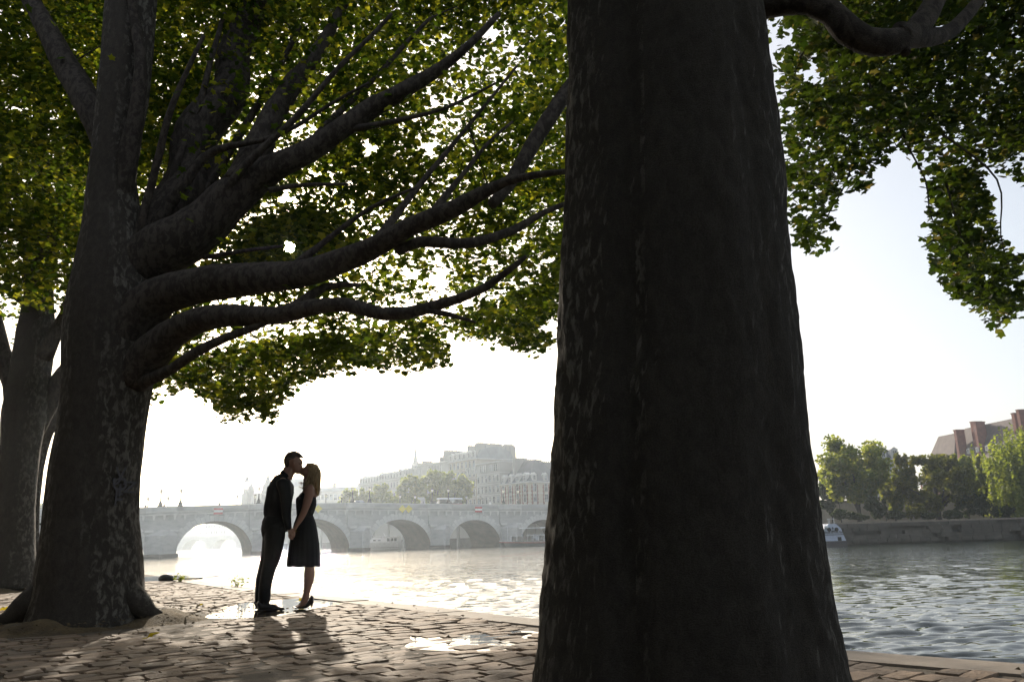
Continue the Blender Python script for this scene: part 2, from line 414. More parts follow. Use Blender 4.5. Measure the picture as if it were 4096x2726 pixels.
# ------------------------------------------------------------ river and quay
# choppy surface: finer where it can be seen closely
yr = np.concatenate([[-55, -20, 0], np.geomspace(3.2, 150, 560), np.geomspace(156, 1195, 60)])
xr = np.concatenate([[-9, -4, -2, -1.3], np.linspace(-1.0, .95, 460), [1.3, 2, 4, 9]])
YY, XX = np.meshgrid(yr, xr, indexing='ij')
XX = XX * np.maximum(YY, 3.0); XX = np.clip(XX, -745, 745)
XX[:, 0] = -745; XX[:, -1] = 745
rw_ = np.random.default_rng(5); ZZ = np.zeros_like(XX); spc = np.maximum(YY, 3) * .0069
calm = .75 + .35 * np.sin(XX * .11 + 1.5 * np.sin(YY * .05)) * np.sin(YY * .07 + .9 * np.sin(XX * .06))
for k in range(60):
    lam = float(np.exp(rw_.uniform(np.log(.18), np.log(.95)))); th = rw_.normal(-1.4, .33); ph = rw_.uniform(0, 6.3)
    s_ = .060 if lam < .42 else .038; k_ = 2 * pi / lam
    fade = np.clip((lam / (1.6 * spc) - .8), 0, 1)
    ZZ += s_ / k_ * fade * np.sin(k_ * (XX * cos(th) + YY * sin(th)) + ph + .8 * np.sin(.31 * XX + .2 * k) + .8 * np.sin(.27 * YY + k))
ZZ = ZZ * calm + WATER_Z
ZZ[:, :4] = WATER_Z; ZZ[:, -4:] = WATER_Z
nr, nc = XX.shape; idx = np.arange(nr * nc).reshape(nr, nc)
Vw = np.stack([XX.ravel(), YY.ravel(), ZZ.ravel()], 1).astype(np.float32)
Fw = np.stack([idx[:-1, :-1], idx[:-1, 1:], idx[1:, 1:], idx[1:, :-1]], -1).reshape(-1, 4).astype(np.int32)
me = bpy.data.meshes.new('river'); me.vertices.add(len(Vw)); me.vertices.foreach_set('co', Vw.ravel())
me.loops.add(Fw.size); me.loops.foreach_set('vertex_index', Fw.ravel()); me.polygons.add(len(Fw))
me.polygons.foreach_set('loop_start', np.arange(0, Fw.size, 4, dtype=np.int32)); me.polygons.foreach_set('use_smooth', np.ones(len(Fw), bool))
me.materials.append(MT['water']); me.update(calc_edges=True)
ch = me.attributes.new('chop', 'FLOAT', 'POINT'); ch.data.foreach_set('value', np.clip((YY - 12) / 90, .05, 1.0).astype(np.float32).ravel())   # ripples too fine for the mesh
rv = bpy.data.objects.new('river', me); COL.objects.link(rv); tag(rv, kind='structure')

EDGE = [(-30.0, 53.5), (-8.0, 19.6), (-4.75, 14.6), (-1.95, 10.75), (0.12, 7.68), (1.98, 5.16), (2.72, 4.45), (3.9, 3.4), (6.0, 1.6), (20.0, -10.0)]
EDGE = [np.array(p) for p in EDGE]
A1 = np.array([-0.62, 0.785]); A1 /= np.linalg.norm(A1)     # along the edge, away
B1 = np.array([A1[1], -A1[0]])                              # towards the river
def edge_dist(x, y):
    """signed distance to the quay edge, positive on the quay; and position along it"""
    best = 1e9; sg = 1; al = 0; acc = 0
    for a, b_ in zip(EDGE[:-1], EDGE[1:]):
        d = b_ - a; L = np.linalg.norm(d); t = max(0, min(1, ((x - a[0]) * d[0] + (y - a[1]) * d[1]) / (L * L)))
        q = a + d * t; r = sqrt((x - q[0]) ** 2 + (y - q[1]) ** 2)
        if r < best:
            best = r; cr = d[0] * (y - a[1]) - d[1] * (x - a[0]); sg = -1 if cr > 0 else 1; al = acc + t * L
        acc += L
    return best * sg, al

TREE_A = PT(82.6, 615, 8.5); TREE_L = PT(40 * K, 590, 16.4)
PUD = [(np.array([-2.95, 10.15]), 0.62, 1.25, .03), (np.array([-0.26, 6.30]), 0.56, 0.52, .0100), (np.array([-9.0, 20.6]), 1.2, 1.6, .03)]
def ground_h(x, y):
    h = 0.012 * sin(x * 1.7 + 0.4) * sin(y * 1.3 + 1) + 0.006 * sin(x * 4.1 + y * 2.3)
    for (c, rx, ry, dp) in PUD:
        q = ((x - c[0]) / rx) ** 2 + ((y - c[1]) / ry) ** 2
        if q < 2.2: h = h * min(1, q / 2.2) - dp * max(0, 1 - q / 2.2)
    return h

tag_q = root('quay', (0, 0, 0), kind='structure')
# bed under the stones, and the wall down to the river
b_ = MB()
poly = [tuple(p) for p in EDGE] + [(20, -40), (-60, -40), (-60, 53.5)]
n = len(poly)
b_.prism([tuple(p) for p in poly][::-1], -2.0, -0.0135)
b_.build('bed', MT['joint'], tag_q)

# setts: courses run across the quay, square to the edge
def sett_mesh(seed, lx, ly):
    """pillow-topped stone centred at 0, top near z = 0"""
    r = random.Random(seed); vs_ = []; fs_ = []
    hx, hy = lx / 2, ly / 2
    base = [(-hx, -hy), (0, -hy), (hx, -hy), (hx, 0), (hx, hy), (0, hy), (-hx, hy), (-hx, 0)]
    jit = [(r.uniform(-.008, .008), r.uniform(-.007, .007)) for _ in base]
    for k, (sc, z) in enumerate(((1.0, -0.075), (0.995, -0.010), (0.955, -0.002))):
        for (x, y), (jx, jy) in zip(base, jit):
            cr = 0.93 if (x != 0 and y != 0) else 1.0
            vs_.append((x * sc * cr + jx, y * sc * cr + jy, z + (r.uniform(-.003, .003) if k == 2 else 0)))
    vs_.append((r.uniform(-.03, .03), r.uniform(-.02, .02), r.uniform(-.001, .004)))
    for j in range(2):
        for i in range(8): fs_.append((j * 8 + i, j * 8 + (i + 1) % 8, j * 8 + 8 + (i + 1) % 8, j * 8 + 8 + i))
    for i in range(8): fs_.append((16 + i, 16 + (i + 1) % 8, 24))
    return np.array(vs_), fs_
COURSE = 0.136
setts = []
random.seed(3)
i = -58
while i < 178:
    a = i * COURSE; off = random.uniform(0, .2)
    t = -17.0 + off
    while t < 9.0:
        L = random.choice((0.21, 0.235, 0.25, 0.27, 0.19))
        c = A1 * a + B1 * (t + L / 2) + np.array([0.65, 4.0]) + np.array([random.gauss(0, .003), random.gauss(0, .003)])
        t += L + 0.007
        if c[1] < 2.0 or c[1] > 25 or c[0] < -16: continue
        u_, v_, w_ = proj((c[0], c[1], 0))
        if w_ < 1.5 or u_ < -60 or u_ > 1090 or v_ > 760: continue
        ed, _ = edge_dist(c[0], c[1])
        if ed < 0.38: continue
        if (c[0] - TREE_A[0] - .1) ** 2 + ((c[1] - TREE_A[1]) * 1.0) ** 2 < 1.25 ** 2: continue
        if (c[0] - TREE_L[0]) ** 2 + (c[1] - TREE_L[1]) ** 2 < 1.5 ** 2: continue
        if (c[0] - 0.6) ** 2 + (c[1] - 2.8) ** 2 < 0.9 ** 2: continue
        setts.append((c, L, u_, v_, w_))
    i += 1
variants = [sett_mesh(50 + k, 1.0 * 0.235, COURSE - 0.009) for k in range(6)]
angc = atan2(B1[1], B1[0])
vis = [s for s in setts if 0 < s[2] < 1024 and s[3] < 681 and not (535 < s[2] < 850)]
vis.sort(key=lambda s: s[4]); near_ids = set(id(s) for s in vis[:300])
vmeshes = []
for V, Fc in variants:
    me = bpy.data.meshes.new('sett'); me.from_pydata(V.tolist(), [], Fc); me.materials.append(MT['sett'])
    me.update(); vmeshes.append(me)
allv = []; allf = []; nv = 0
for s in setts:
    c, L = s[0], s[1]; k = random.randrange(6)
    z = ground_h(c[0], c[1]) + random.gauss(0, 0.0028)
    tx, ty = random.gauss(0, 0.022), random.gauss(0, 0.022); az = angc + random.gauss(0, 0.018)
    sx = L / 0.235 * 0.985
    if id(s) in near_ids:
        o = bpy.data.objects.new('sett', vmeshes[k]); COL.objects.link(o); o.parent = tag_q
        o.location = (c[0], c[1], z); o.rotation_euler = (tx, ty, az); o.scale = (sx, 1, 1)
    else:
        V, Fc = variants[k]
        x = V[:, 0] * sx; y = V[:, 1]; zz = V[:, 2] + ty * -x + tx * y + z
        X = c[0] + x * cos(az) - y * sin(az); Y = c[1] + x * sin(az) + y * cos(az)
        allv.append(np.stack([X, Y, zz], 1)); allf += [tuple(q + nv for q in f) for f in Fc]; nv += len(V)
o = mesh_obj('sett', np.concatenate(allv), allf, MT['sett'], tag_q); o['kind'] = 'stuff'

# coping stones along the edge
acc = 0
for a, b2 in zip(EDGE[1:-2], EDGE[2:-1]):
    d = b2 - a; L = np.linalg.norm(d); d = d / L; nrm = np.array([d[1], -d[0]]) * -1
    k = max(1, round(L / 1.15)); step = L / k
    if (edge_dist(*(a + d * .5 * L + nrm * .1))[0]) < 0: nrm = -nrm
    for j in range(k):
        p = a + d * (j * step + .006); q = a + d * ((j + 1) * step - .006); z = random.uniform(-.004, .006) - 0.004
        out = -nrm * random.uniform(0.0, 0.012)
        mb = MB()
        P4 = [p + out, q + out, q + nrm * .36, p + nrm * .36]
        c = sum(P4) / 4
        mb.prism([tuple(x) for x in P4], -0.34, z - .012)
        top = [tuple(c + (x - c) * .985) for x in P4]
        mb.prism([tuple(x) for x in P4], z - .0118, z, top=top)
        mb.build('coping_stone', MT['coping'], tag_q)
# face blocks of the quay wall, under the coping
mb = MB()
for a, b2 in zip(EDGE[1:-2], EDGE[2:-1]):
    d = b2 - a; L = np.linalg.norm(d); d = d / L; nrm = np.array([d[1], -d[0]])
    if (edge_dist(*(a + d * .5 * L + nrm * .1))[0]) < 0: nrm = -nrm
    k = max(1, round(L / .8))
    for r_ in range(3):
        for j in range(k):
            m0 = a + d * ((j + .5) * L / k) + nrm * (.06)
            mb.box((m0[0], m0[1], -0.52 - .35 * r_), (L / k - .015, .12, .335), atan2(d[1], d[0]))
mb.build('wall_block', MT['wall_stone'], tag_q)['kind'] = 'stuff'

# puddles
for k, (c, rx, ry, dp) in enumerate(PUD):
    pz = (-0.0085, -0.0098, -0.0085)[k]; vs_ = [(c[0], c[1], pz)]
    N = 40
    for j in range(N):
        a = 2 * pi * j / N; s = 1.15 * (1 + .10 * sin(3 * a + k) + .07 * sin(5 * a + 2 * k))
        vs_.append((c[0] + rx * s * cos(a), c[1] + ry * s * sin(a), pz))
    lab = ['white reflecting puddle behind the feet of the kissing couple', 'rippled puddle broken by stones left of the thick middle trunk', 'far puddle on the quay right of the big left tree'][k]
    o = mesh_obj('puddle', vs_, [(0, 1 + j, 1 + (j + 1) % N) for j in range(N)], MT['puddle'])
    tag(o, kind='structure')

# open soil round the two left trees
for nm, c, rr in (('tree_pit', TREE_A, 1.32), ('tree_pit', TREE_L, 1.5)):
    vs_, fs_ = [], []
    N, Mr = 48, 12
    for j in range(Mr + 1):
        for k in range(N):
            a = 2 * pi * k / N; r = rr * j / Mr
            x, y = c[0] + .1 + r * cos(a), c[1] + r * sin(a)
            z = -0.03 + 0.13 * math.exp(-((r - .72) / .25) ** 2) * (0.6 + .4 * sin(3 * a + 1)) + 0.016 * sin(x * 13) * sin(y * 11) + random.gauss(0, .006)
            if j > Mr - 2: z = -0.04
            vs_.append((x, y, z))
    for j in range(Mr):
        for k in range(N): fs_.append((j * N + k, j * N + (k + 1) % N, (j + 1) * N + (k + 1) % N, (j + 1) * N + k))
    o = mesh_obj(nm, vs_, fs_, MT['soil'], smooth=True); tag(o, kind='structure')
# kerb stones round the pit of the big tree

bw = root('unseen_light_wall', (-9.5, -4.0, 0), 'added pale wall out of view, blocking sky and bouncing light onto the quay', 'wall')  # added behind the camera to block sky and give bounce light
q0 = np.array([-7.6, -2.0]); P_ = [q0 + A1 * 40, q0 - A1 * 45, q0 - A1 * 45 - B1 * 1.2, q0 + A1 * 40 - B1 * 1.2]
MB().prism([tuple(p) for p in P_], -.1, 7.5).build('wall', MT['bounce_wall'], bw)

# dry litter and grit caught between the stones and round the pit
n_ = 0; V_ = []; F_ = []; rl_ = random.Random(8)
while n_ < 900:
    if n_ < 420: a_ = rl_.uniform(0, 6.28); q_ = abs(rl_.gauss(1.1, .45)); x_, y_ = TREE_A[0] + .1 + q_ * cos(a_), TREE_A[1] + q_ * sin(a_)
    else: x_, y_ = rl_.uniform(-9, 3), rl_.uniform(4, 16)
    if edge_dist(x_, y_)[0] < .1: continue
    s_ = rl_.uniform(.008, .028); z_ = .012 if ((x_ - TREE_A[0]) ** 2 + (y_ - TREE_A[1]) ** 2) > 1.8 else .05 + rl_.uniform(-.02, .03); k_ = len(V_); a_ = rl_.uniform(0, 6.28)
    for j_ in range(3): V_.append((x_ + s_ * cos(a_ + 2.1 * j_), y_ + s_ * sin(a_ + 2.1 * j_), z_ + rl_.uniform(-.006, .012)))
    V_.append((x_, y_, z_ + s_ * .5)); F_ += [(k_, k_ + 1, k_ + 3), (k_ + 1, k_ + 2, k_ + 3), (k_ + 2, k_, k_ + 3)]; n_ += 1
tag(mesh_obj('leaf_litter', V_, F_, MT['soil']), kind='stuff')
# ------------------------------------------------------------ the old stone bridge
BA = PT(175.25, 548, 174.0)[:2]; BT = radians(25.0)
BD = np.array([cos(BT), sin(BT)]); BN = np.array([-sin(BT), cos(BT)])
def BP(s, t, z): p = BA + BD * s + BN * t; return (p[0], p[1], z)
BW = 20.5
bs_x = [-140, -60, -6.3, .8, 8, 24, 42, 58, 76, 90, 130]
bs_z = [7.6, 8.7, 9.25, 9.45, 9.62, 9.95, 9.85, 9.5, 9.2, 9.1, 8.9]
def top_z(s): return float(np.interp(s, bs_x, bs_z))
ARCH = [(-105.5, 15.2, 5.2), (-84.5, 15.6, 5.4), (-62.3, 16.4, 5.6), (-39, 17.5, 5.9), (-14.4, 17.0, 6.1), (8.0, 16.0, 6.2), (28.7, 18.0, 6.3), (49.7, 15.8, 5.85), (69.0, 14.4, 5.45), (88.4, 14.0, 5.2), (107, 12.5, 5.0)]
bridge = root('stone_bridge', (*BP(0, 0, 0)[:2], WATER_Z), 'long pale stone arch bridge with rounded bastions and lamps across the river', 'bridge')
def arch_z(c, wd, cr, s):
    q = (s - c) / (wd / 2)
    if abs(q) >= 1: return WATER_Z - .3
    return (WATER_Z - .3) + (cr - WATER_Z + .3) * sqrt(max(0, 1 - abs(q) ** 2.15))
S0, S1 = -118, 116
ss = sorted(set(list(np.arange(S0, S1 + .01, 2.0)) + [c + wd / 2 * sin(a) for (c, wd, cr) in ARCH for a in np.linspace(-pi / 2, pi / 2, 25)] + [c + k * (wd / 2 + .001) for (c, wd, cr) in ARCH for k in (-1, 1)]))
def soffit(s):
    for (c, wd, cr) in ARCH:
        if abs(s - c) <= wd / 2: return arch_z(c, wd, cr, s)
    return WATER_Z - .3
face = MB(); vault = MB()
CORN = 1.75    # cornice line below the parapet top
for a, b_ in zip(ss[:-1], ss[1:]):
    za, zb = soffit(a + 1e-5), soffit(b_ - 1e-5); ta, tb = top_z(a) - .6, top_z(b_) - .6
    face.quad(BP(a, 0, za), BP(b_, 0, zb), BP(b_, 0, tb), BP(a, 0, ta))
    face.quad(BP(b_, BW, zb), BP(a, BW, za), BP(a, BW, ta), BP(b_, BW, tb))
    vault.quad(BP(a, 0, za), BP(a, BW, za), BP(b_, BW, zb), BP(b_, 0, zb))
for (c, wd, cr) in ARCH:      # pier flanks below the springing
    for sgn in (-1, 1):
        s = c + sgn * wd / 2
        vault.quad(BP(s, 0, WATER_Z - .5), BP(s, BW, WATER_Z - .5), BP(s, BW, WATER_Z + .2), BP(s, 0, WATER_Z + .2))
face.build('wall', MT['bridge'], bridge)
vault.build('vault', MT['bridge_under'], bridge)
# road deck
dk = MB()
for a in np.arange(S0, S1, 4.0):
    b_ = a + 4; dk.quad(BP(a, .4, top_z(a) - 1.0), BP(b_, .4, top_z(b_) - 1.0), BP(b_, BW - .4, top_z(b_) - 1.0), BP(a, BW - .4, top_z(a) - 1.0))
dk.build('deck', MT['wall_stone'], bridge)
PIERS = []
for (c0, w0, _), (c1, w1, _) in zip(ARCH[:-1], ARCH[1:]):
    a, b_ = c0 + w0 / 2, c1 - w1 / 2; PIERS.append(((a + b_) / 2, b_ - a))
def bulge(s, t0=0.0):
    """how far cornice and parapet swell outwards over the piers"""
    for (c, pw) in PIERS:
        hw = 3.3
        q = abs(s - c)
        if q < hw: return 1.15 * (1 - (q / hw) ** 4) 
    return 0.0
SS = [s for s in np.arange(S0, S1 + .01, 1.1)]
for (c, pw) in PIERS: SS += list(c + np.linspace(-3.3, 3.3, 13))
SS = sorted(SS)
def band(name, mat, z0, z1, out0, out1, thick=.5, back=False):
    mb = MB()
    for a, b_ in zip(SS[:-1], SS[1:]):
        if b_ - a < 1e-4: continue
        pa, pb = bulge(a), bulge(b_)
        q = []
        for s, p in ((a, pa), (b_, pb)):
            tz = top_z(s)
            if back: q.append([BP(s, BW + p + out0, tz - z0), BP(s, BW + p + out1, tz - z1), BP(s, BW - thick, tz - z1), BP(s, BW - thick, tz - z0)])
            else: q.append([BP(s, -p - out0, tz - z0), BP(s, -p - out1, tz - z1), BP(s, thick, tz - z1), BP(s, thick, tz - z0)])
        A_, B_ = q
        mb.add(A_ + B_, [(0, 4, 5, 1), (1, 5, 6, 2), (2, 6, 7, 3), (3, 7, 4, 0)])
    return mb.build(name, mat, bridge)
band('parapet', MT['bridge'], 1.02, 0.14, 0.0, 0.0)
band('parapet_coping', MT['bridge_light'], 0.14, 0.0, 0.06, 0.03)
band('cornice', MT['bridge_light'], 1.22, 1.02, 0.34, 0.42)
band('cornice', MT['bridge'], 1.62, 1.22, 0.10, 0.30)
band('cornice', MT['bridge_light'], 1.78, 1.62, 0.22, 0.22)
band('parapet', MT['bridge'], 1.02, 0.0, 0.0, 0.0, back=True)
band('cornice', MT['bridge'], 1.7, 1.02, 0.3, 0.4, back=True)
# bastions' lower shaft and the pointed cutwaters
for (c, pw) in PIERS:
    tz = top_z(c) - 1.6
    hw = max(pw / 2, 1.9)
    mb = MB()
    P5 = [BP(c - 3.0, -.55, 0)[:2], BP(c + 3.0, -.55, 0)[:2], BP(c + 3.0, .1, 0)[:2], BP(c - 3.0, .1, 0)[:2]]
    mb.prism(P5, 4.1, tz)
    mb.build('bastion', MT['bridge'], bridge)
    if c > -80:
        mb = MB()
        P5 = [BP(c - hw - .25, 0.1, 0)[:2], BP(c - hw - .25, -.75, 0)[:2], BP(c - .2, -3.6, 0)[:2], BP(c + .2, -3.6, 0)[:2], BP(c + hw + .25, -.75, 0)[:2], BP(c + hw + .25, 0.1, 0)[:2]]
        mb.prism(P5, WATER_Z - .6, 3.3)
        tp = [BP(c - hw + .3, 0.1, 0)[:2], BP(c - hw + .3, -.4, 0)[:2], BP(c - .1, -.5, 0)[:2], BP(c + .1, -.5, 0)[:2], BP(c + hw - .3, -.4, 0)[:2], BP(c + hw - .3, 0.1, 0)[:2]]
        mb.prism(P5, 3.3, 4.5, top=tp)
        mb.build('cutwater', MT['bridge'], bridge)
        mb = MB()
        Q5 = [tuple(np.array(BP(c, -1, 0)[:2]) + (np.array(p) - np.array(BP(c, -1, 0)[:2])) * 1.12) for p in P5]
        mb.prism(Q5, WATER_Z - .6, WATER_Z + .75)
        mb.build('pier_foot', MT['wall_stone'], bridge)
        for sgn in (-1, 1):
            q = BP(c + sgn * (hw + .1) * .8, -.75, 4.25); MB().box(q, (1.7, .55, .45), BT).build('pier_cap', MT['bridge_light'], bridge)
# voussoir rings: every second stone a touch prouder
for (c, wd, cr) in ARCH:
    if c < -70 or c > 100: continue
    mb = MB(); N = 27
    for j in range(N):
        a0 = -1.45 + 2.9 * j / N; a1 = a0 + 2.9 / N * .9
        o1 = -.05 - .06 * (j % 2); dp = 1.35 + .35 * (j % 2)
        q = []
        for a in (a0, a1):
            s = c + wd / 2 * sin(a); z = arch_z(c, wd, cr, s)
            s2 = c + (wd / 2 + dp) * sin(a); zz = (WATER_Z - .3) + (cr + dp * .9 - WATER_Z + .3) * sqrt(max(0, 1 - abs(sin(a)) ** 2.15))
            q += [(s, z), (s2, zz)]
        (s0_, z0_), (s1_, z1_), (s2_, z2_), (s3_, z3_) = q
        V = [BP(s0_, o1, z0_), BP(s1_, o1, z1_), BP(s3_, o1, z3_), BP(s2_, o1, z2_), BP(s0_, .05, z0_), BP(s1_, .05, z1_), BP(s3_, .05, z3_), BP(s2_, .05, z2_)]
        mb.add(V, [(0, 1, 2, 3), (4, 7, 6, 5), (0, 4, 5, 1), (1, 5, 6, 2), (2, 6, 7, 3), (3, 7, 4, 0)])
    mb.build('voussoir_ring', MT['bridge_light'], bridge)['kind'] = 'stuff'
# carved corbels under the cornice
cme = None
s = -60.0; cob = []
while s < 112:
    b0 = bulge(s); p = BP(s, -b0 - .16 if b0 > .3 else -.16, top_z(s) - 1.8)
    if cme is None:
        mb = MB(); mb.box((0, 0, -.14), (.5, .42, .26)); mb.box((0, .04, -.5), (.42, .34, .48), taper=1.0); mb.box((0, .1, -.85), (.3, .2, .25))
        cme = bpy.data.meshes.new('corbel'); cme.from_pydata(mb.v, [], mb.f); cme.materials.append(MT['bridge_light']); cme.update()
    o = bpy.data.objects.new('corbel', cme); COL.objects.link(o); o.parent = bridge
    o.location = (p[0] - bridge.location[0], p[1] - bridge.location[1], p[2] - bridge.location[2]); o.rotation_euler = (0, 0, BT)
    s += 2.05
# courses of ashlar, shallow raised blocks
rb = random.Random(5); mb = MB()
for z in np.arange(WATER_Z + .8, 8.0, .62):
    s = -58.0
    while s < 98:
        L = rb.uniform(1.0, 2.2)
        ok = z + .5 < top_z(s) - 2.6 and all(not (abs(s + L / 2 - c) < wd / 2 + 1.9 + L / 2 and z < arch_z(c, wd, cr, min(max(s + L / 2, c - wd / 2 + .1), c + wd / 2 - .1)) + 2.2) for (c, wd, cr) in ARCH) and all(abs(s + L / 2 - c) > 3.1 + L / 2 for c, pw in PIERS)
        if ok and rb.random() < .6: mb.box(BP(s + L / 2, -.012, z + .3), (L - .06, .1 + rb.uniform(0, .05), .56), BT)
        s += L
mb.build('ashlar_block', MT['bridge'], bridge)['kind'] = 'stuff'

# signs for the river traffic
def sign(s, kind, lab, dz=0):
    z = top_z(s) - 1.35 + dz
    r = root('river_sign', BP(s, -.95, z), lab, 'sign', 'navigation signs on the bridge')
    if kind == 'bars':
        MB().box(BP(s, -.72, z), (1.9, .1, 1.35), BT).build('board', MT['red'], r)
        MB().box(BP(s, -.80, z), (1.86, .06, .46), BT).build('white_bar', MT['white'], r)
    else:
        h = .92; mb = MB()
        P = [(0, -h), (h, 0), (0, h), (-h, 0)]
        V = [BP(s + a, -.80, z + b2) for a, b2 in P] + [BP(s + a, -.66, z + b2) for a, b2 in P]
        mb.add(V, [(0, 1, 2, 3), (7, 6, 5, 4), (0, 4, 5, 1), (1, 5, 6, 2), (2, 6, 7, 3), (3, 7, 4, 0)]).build('board', MT['yellow'], r)
        MB().box(BP(s, -.5, z), (.12, .5, .12), BT).build('bracket', MT['iron'], r)
for u, kd, lab in ((218, 'bars', 'red board with white bar over the arch left of the man'), (477.5, 'bars', 'red board with white bar over the arch nearest the thick trunk'),
                   (401.5, 'd', 'left one of the two yellow diamonds over the yacht arch'), (407.8, 'd', 'right one of the two yellow diamonds over the yacht arch'), (317.5, 'd', 'yellow diamond just right of the woman\'s back')):
    s_, _ = on_line(u, BA, BD, 510); sign(s_, kd, lab)

# lamps on the bridge
def lamp(s, t, zb, h, lab, big=True):
    p = BP(s, t, zb); r = root('street_lamp', p, lab, 'street lamp', 'lamps along the bridge')
    if big:
        MB().lathe(p, [(.6, 0), (.6, .2), (.46, .26), (.4, .6), (.46, .68), (.26, .95), (.17, 1.25)], 10).build('base', MT['iron'], r, True)
        MB().lathe(p, [(.14, 1.2), (.11, h - .55), (.2, h - .5), (.06, h - .42)], 8).build('pole', MT['iron'], r, True)
    else:
        MB().lathe(p, [(.2, 0), (.2, .5), (.13, .7), (.1, h - .55), (.13, h - .5), (.06, h - .42)], 8).build('pole', MT['iron'], r, True)
    MB().lathe(p, [(.14, h - .42), (.32, h - .05), (.33, h + .2)], 8).build('lantern', MT['lantern'], r, True)
    MB().lathe(p, [(.36, h + .2), (.26, h + .36), (.06, h + .42), (.03, h + .55)], 8).build('cap', MT['iron'], r, True)
WH = {148.5: 'short lamp, leftmost on the bridge beside the big left trunk', 161: 'tall bastion lamp second from the left trunk', 168.5: 'short lamp between the two tall left lamps', 181: 'tall lamp with cone base, fourth from the left trunk',
      237.5: 'thin lamp left of the hazy clock tower', 255.2: 'short lamp close to the man\'s back', 258.8: 'tall lamp nearest the man\'s back',
      326: 'short lamp nearest the woman\'s hair', 341.7: 'short lamp left of the first pale tree', 352.6: 'tall lamp before the leftmost pale tree', 369.5: 'tall lamp right of the parked car', 400: 'short lamp above the left yellow diamond', 415: 'short lamp right of the yellow diamonds',
      432: 'tall lamp left of the white van roof', 448.2: 'tall lamp in front of the white van roof', 466.5: 'short lamp at the right end of the trees', 480.2: 'short lamp before the grey stone house', 503: 'tall lamp left of the brick pavilion front', 517.8: 'tall lamp before the brick pavilion corner'}
for u, lab in WH.items():
    big = lab.startswith('tall')
    s_, _ = on_line(u, BA, BD, 495)
    if big: lamp(s_, -.1, top_z(s_) - .02, 3.25, lab, True)
    else:
        A2 = np.array(BP(0, 15, 0)[:2]); s_, _ = on_line(u, A2, BD, 495); lamp(s_, 15, top_z(s_) - 1.0, 3.5, lab, False)
# people and vehicles crossing
def walker(u, t, lab, shirt):
    A2 = np.array(BP(0, t, 0)[:2]); s_, _ = on_line(u, A2, BD, 500); p = np.array(BP(s_, t, top_z(s_) - 1.0))
    r = root('person', p, lab, 'person', 'people crossing the bridge')
    v1, f1 = tube_geo([p + (-.1, 0, .0), p + (-.08, 0, .45), p + (-.03, 0, .85), p + (0, 0, 1.1), p + (0, 0, 1.4), p + (0, 0, 1.5), p + (0.02, 0, 1.58), p + (.02, 0, 1.68), p + (.02, 0, 1.78)], [.07, .09, .13, .17, .2, .1, .07, .1, .05], 8)
    mb = MB(); mb.add(v1, f1); mb.tube([p + (.12, .0, 0), p + (.1, 0, .45), p + (.04, 0, .88)], [.06, .08, .11], 6)
    mb.tube([p + (-.2, 0, 1.38), p + (-.26, 0, 1.1), p + (-.2, -.1, .85)], [.06, .05, .035], 6)
    mb.tube([p + (.2, 0, 1.38), p + (.27, 0, 1.1), p + (.22, -.12, .85)], [.06, .05, .035], 6)
    mb.build('body', shirt, r, True)
walker(146, 1.6, 'tiny walker on the bridge at the big left trunk', MT['cloth'])
walker(164.8, 1.6, 'tiny walker on the bridge between two left lamps', MT['cloth'])
walker(219.7, 1.6, 'tiny walker above the red and white board left', MT['cloth'])
walker(490, 1.6, 'tiny walker in pale top before the brick pavilion', MT['white'])

def car(u, t, L, H, lab, cat, col, stripe=None, name='parked_car'):
    A2 = np.array(BP(0, t, 0)[:2]); s_, _ = on_line(u, A2, BD, 500); zb = top_z(s_) - 1.0
    r = root(name, BP(s_, t, zb), lab, cat)
    def sec(s0, s1, z0, z1, w, m, nm, k0=1, k1=1, ins=0):
        mb = MB(); V = []
        for z, k, i_ in ((z0, k0, 0), (z1, k1, ins)):
            for a, b2 in ((s0 + i_, -w * k), (s1 - i_, -w * k), (s1 - i_, w * k), (s0 + i_, w * k)): V.append(BP(s_ + a, t + b2, zb + z))
        mb.add(V, [(3, 2, 1, 0), (4, 5, 6, 7), (0, 1, 5, 4), (1, 2, 6, 5), (2, 3, 7, 6), (3, 0, 4, 7)]); return mb.build(nm, m, r)
    if H > 2:
        sec(-L / 2, L / 2, .35, H * .45, 1.0, stripe or col, 'body'); sec(-L / 2 + .1, L / 2 - .1, H * .45 + .005, H * .85, .97, MT['glass'], 'window', ins=.15)
        sec(-L / 2, L / 2, H * .85 + .005, H, 1.0, col, 'roof', 1, .9, .1)
    else:
        sec(-L / 2, L / 2, .3, H * .6, .85, col, 'body', 1, .97, .08); sec(-L / 2 + .9, L / 2 - .7, H * .6 + .005, H * .93, .8, MT['glass'], 'window', 1, .85, .45)
        sec(-L / 2 + 1.35, L / 2 - 1.15, H * .93 + .005, H, .68, col, 'roof', 1, .9, .1)
    for a in (-L / 2 + .8, L / 2 - .8):
        for b2 in (-.88, .88):
            mb = MB(); c = BP(s_ + a, t + b2, zb + .32)
            V, Fq = tube_geo([np.array(BP(s_ + a, t + b2 - .09, zb + .32)), np.array(BP(s_ + a, t + b2 + .09, zb + .32))], [.31, .31], 12); mb.add(V, Fq).build('wheel', MT['dark_hull'], r, False)
car(449.5, 4.5, 6.4, 2.75, 'white van roof with red side above the bridge parapet', 'van', MT['white'], MT['red'], 'white_van')
car(358.5, 3.2, 4.5, 1.72, 'pale car roof between two tall lamps on the bridge', 'car', MT['white'])
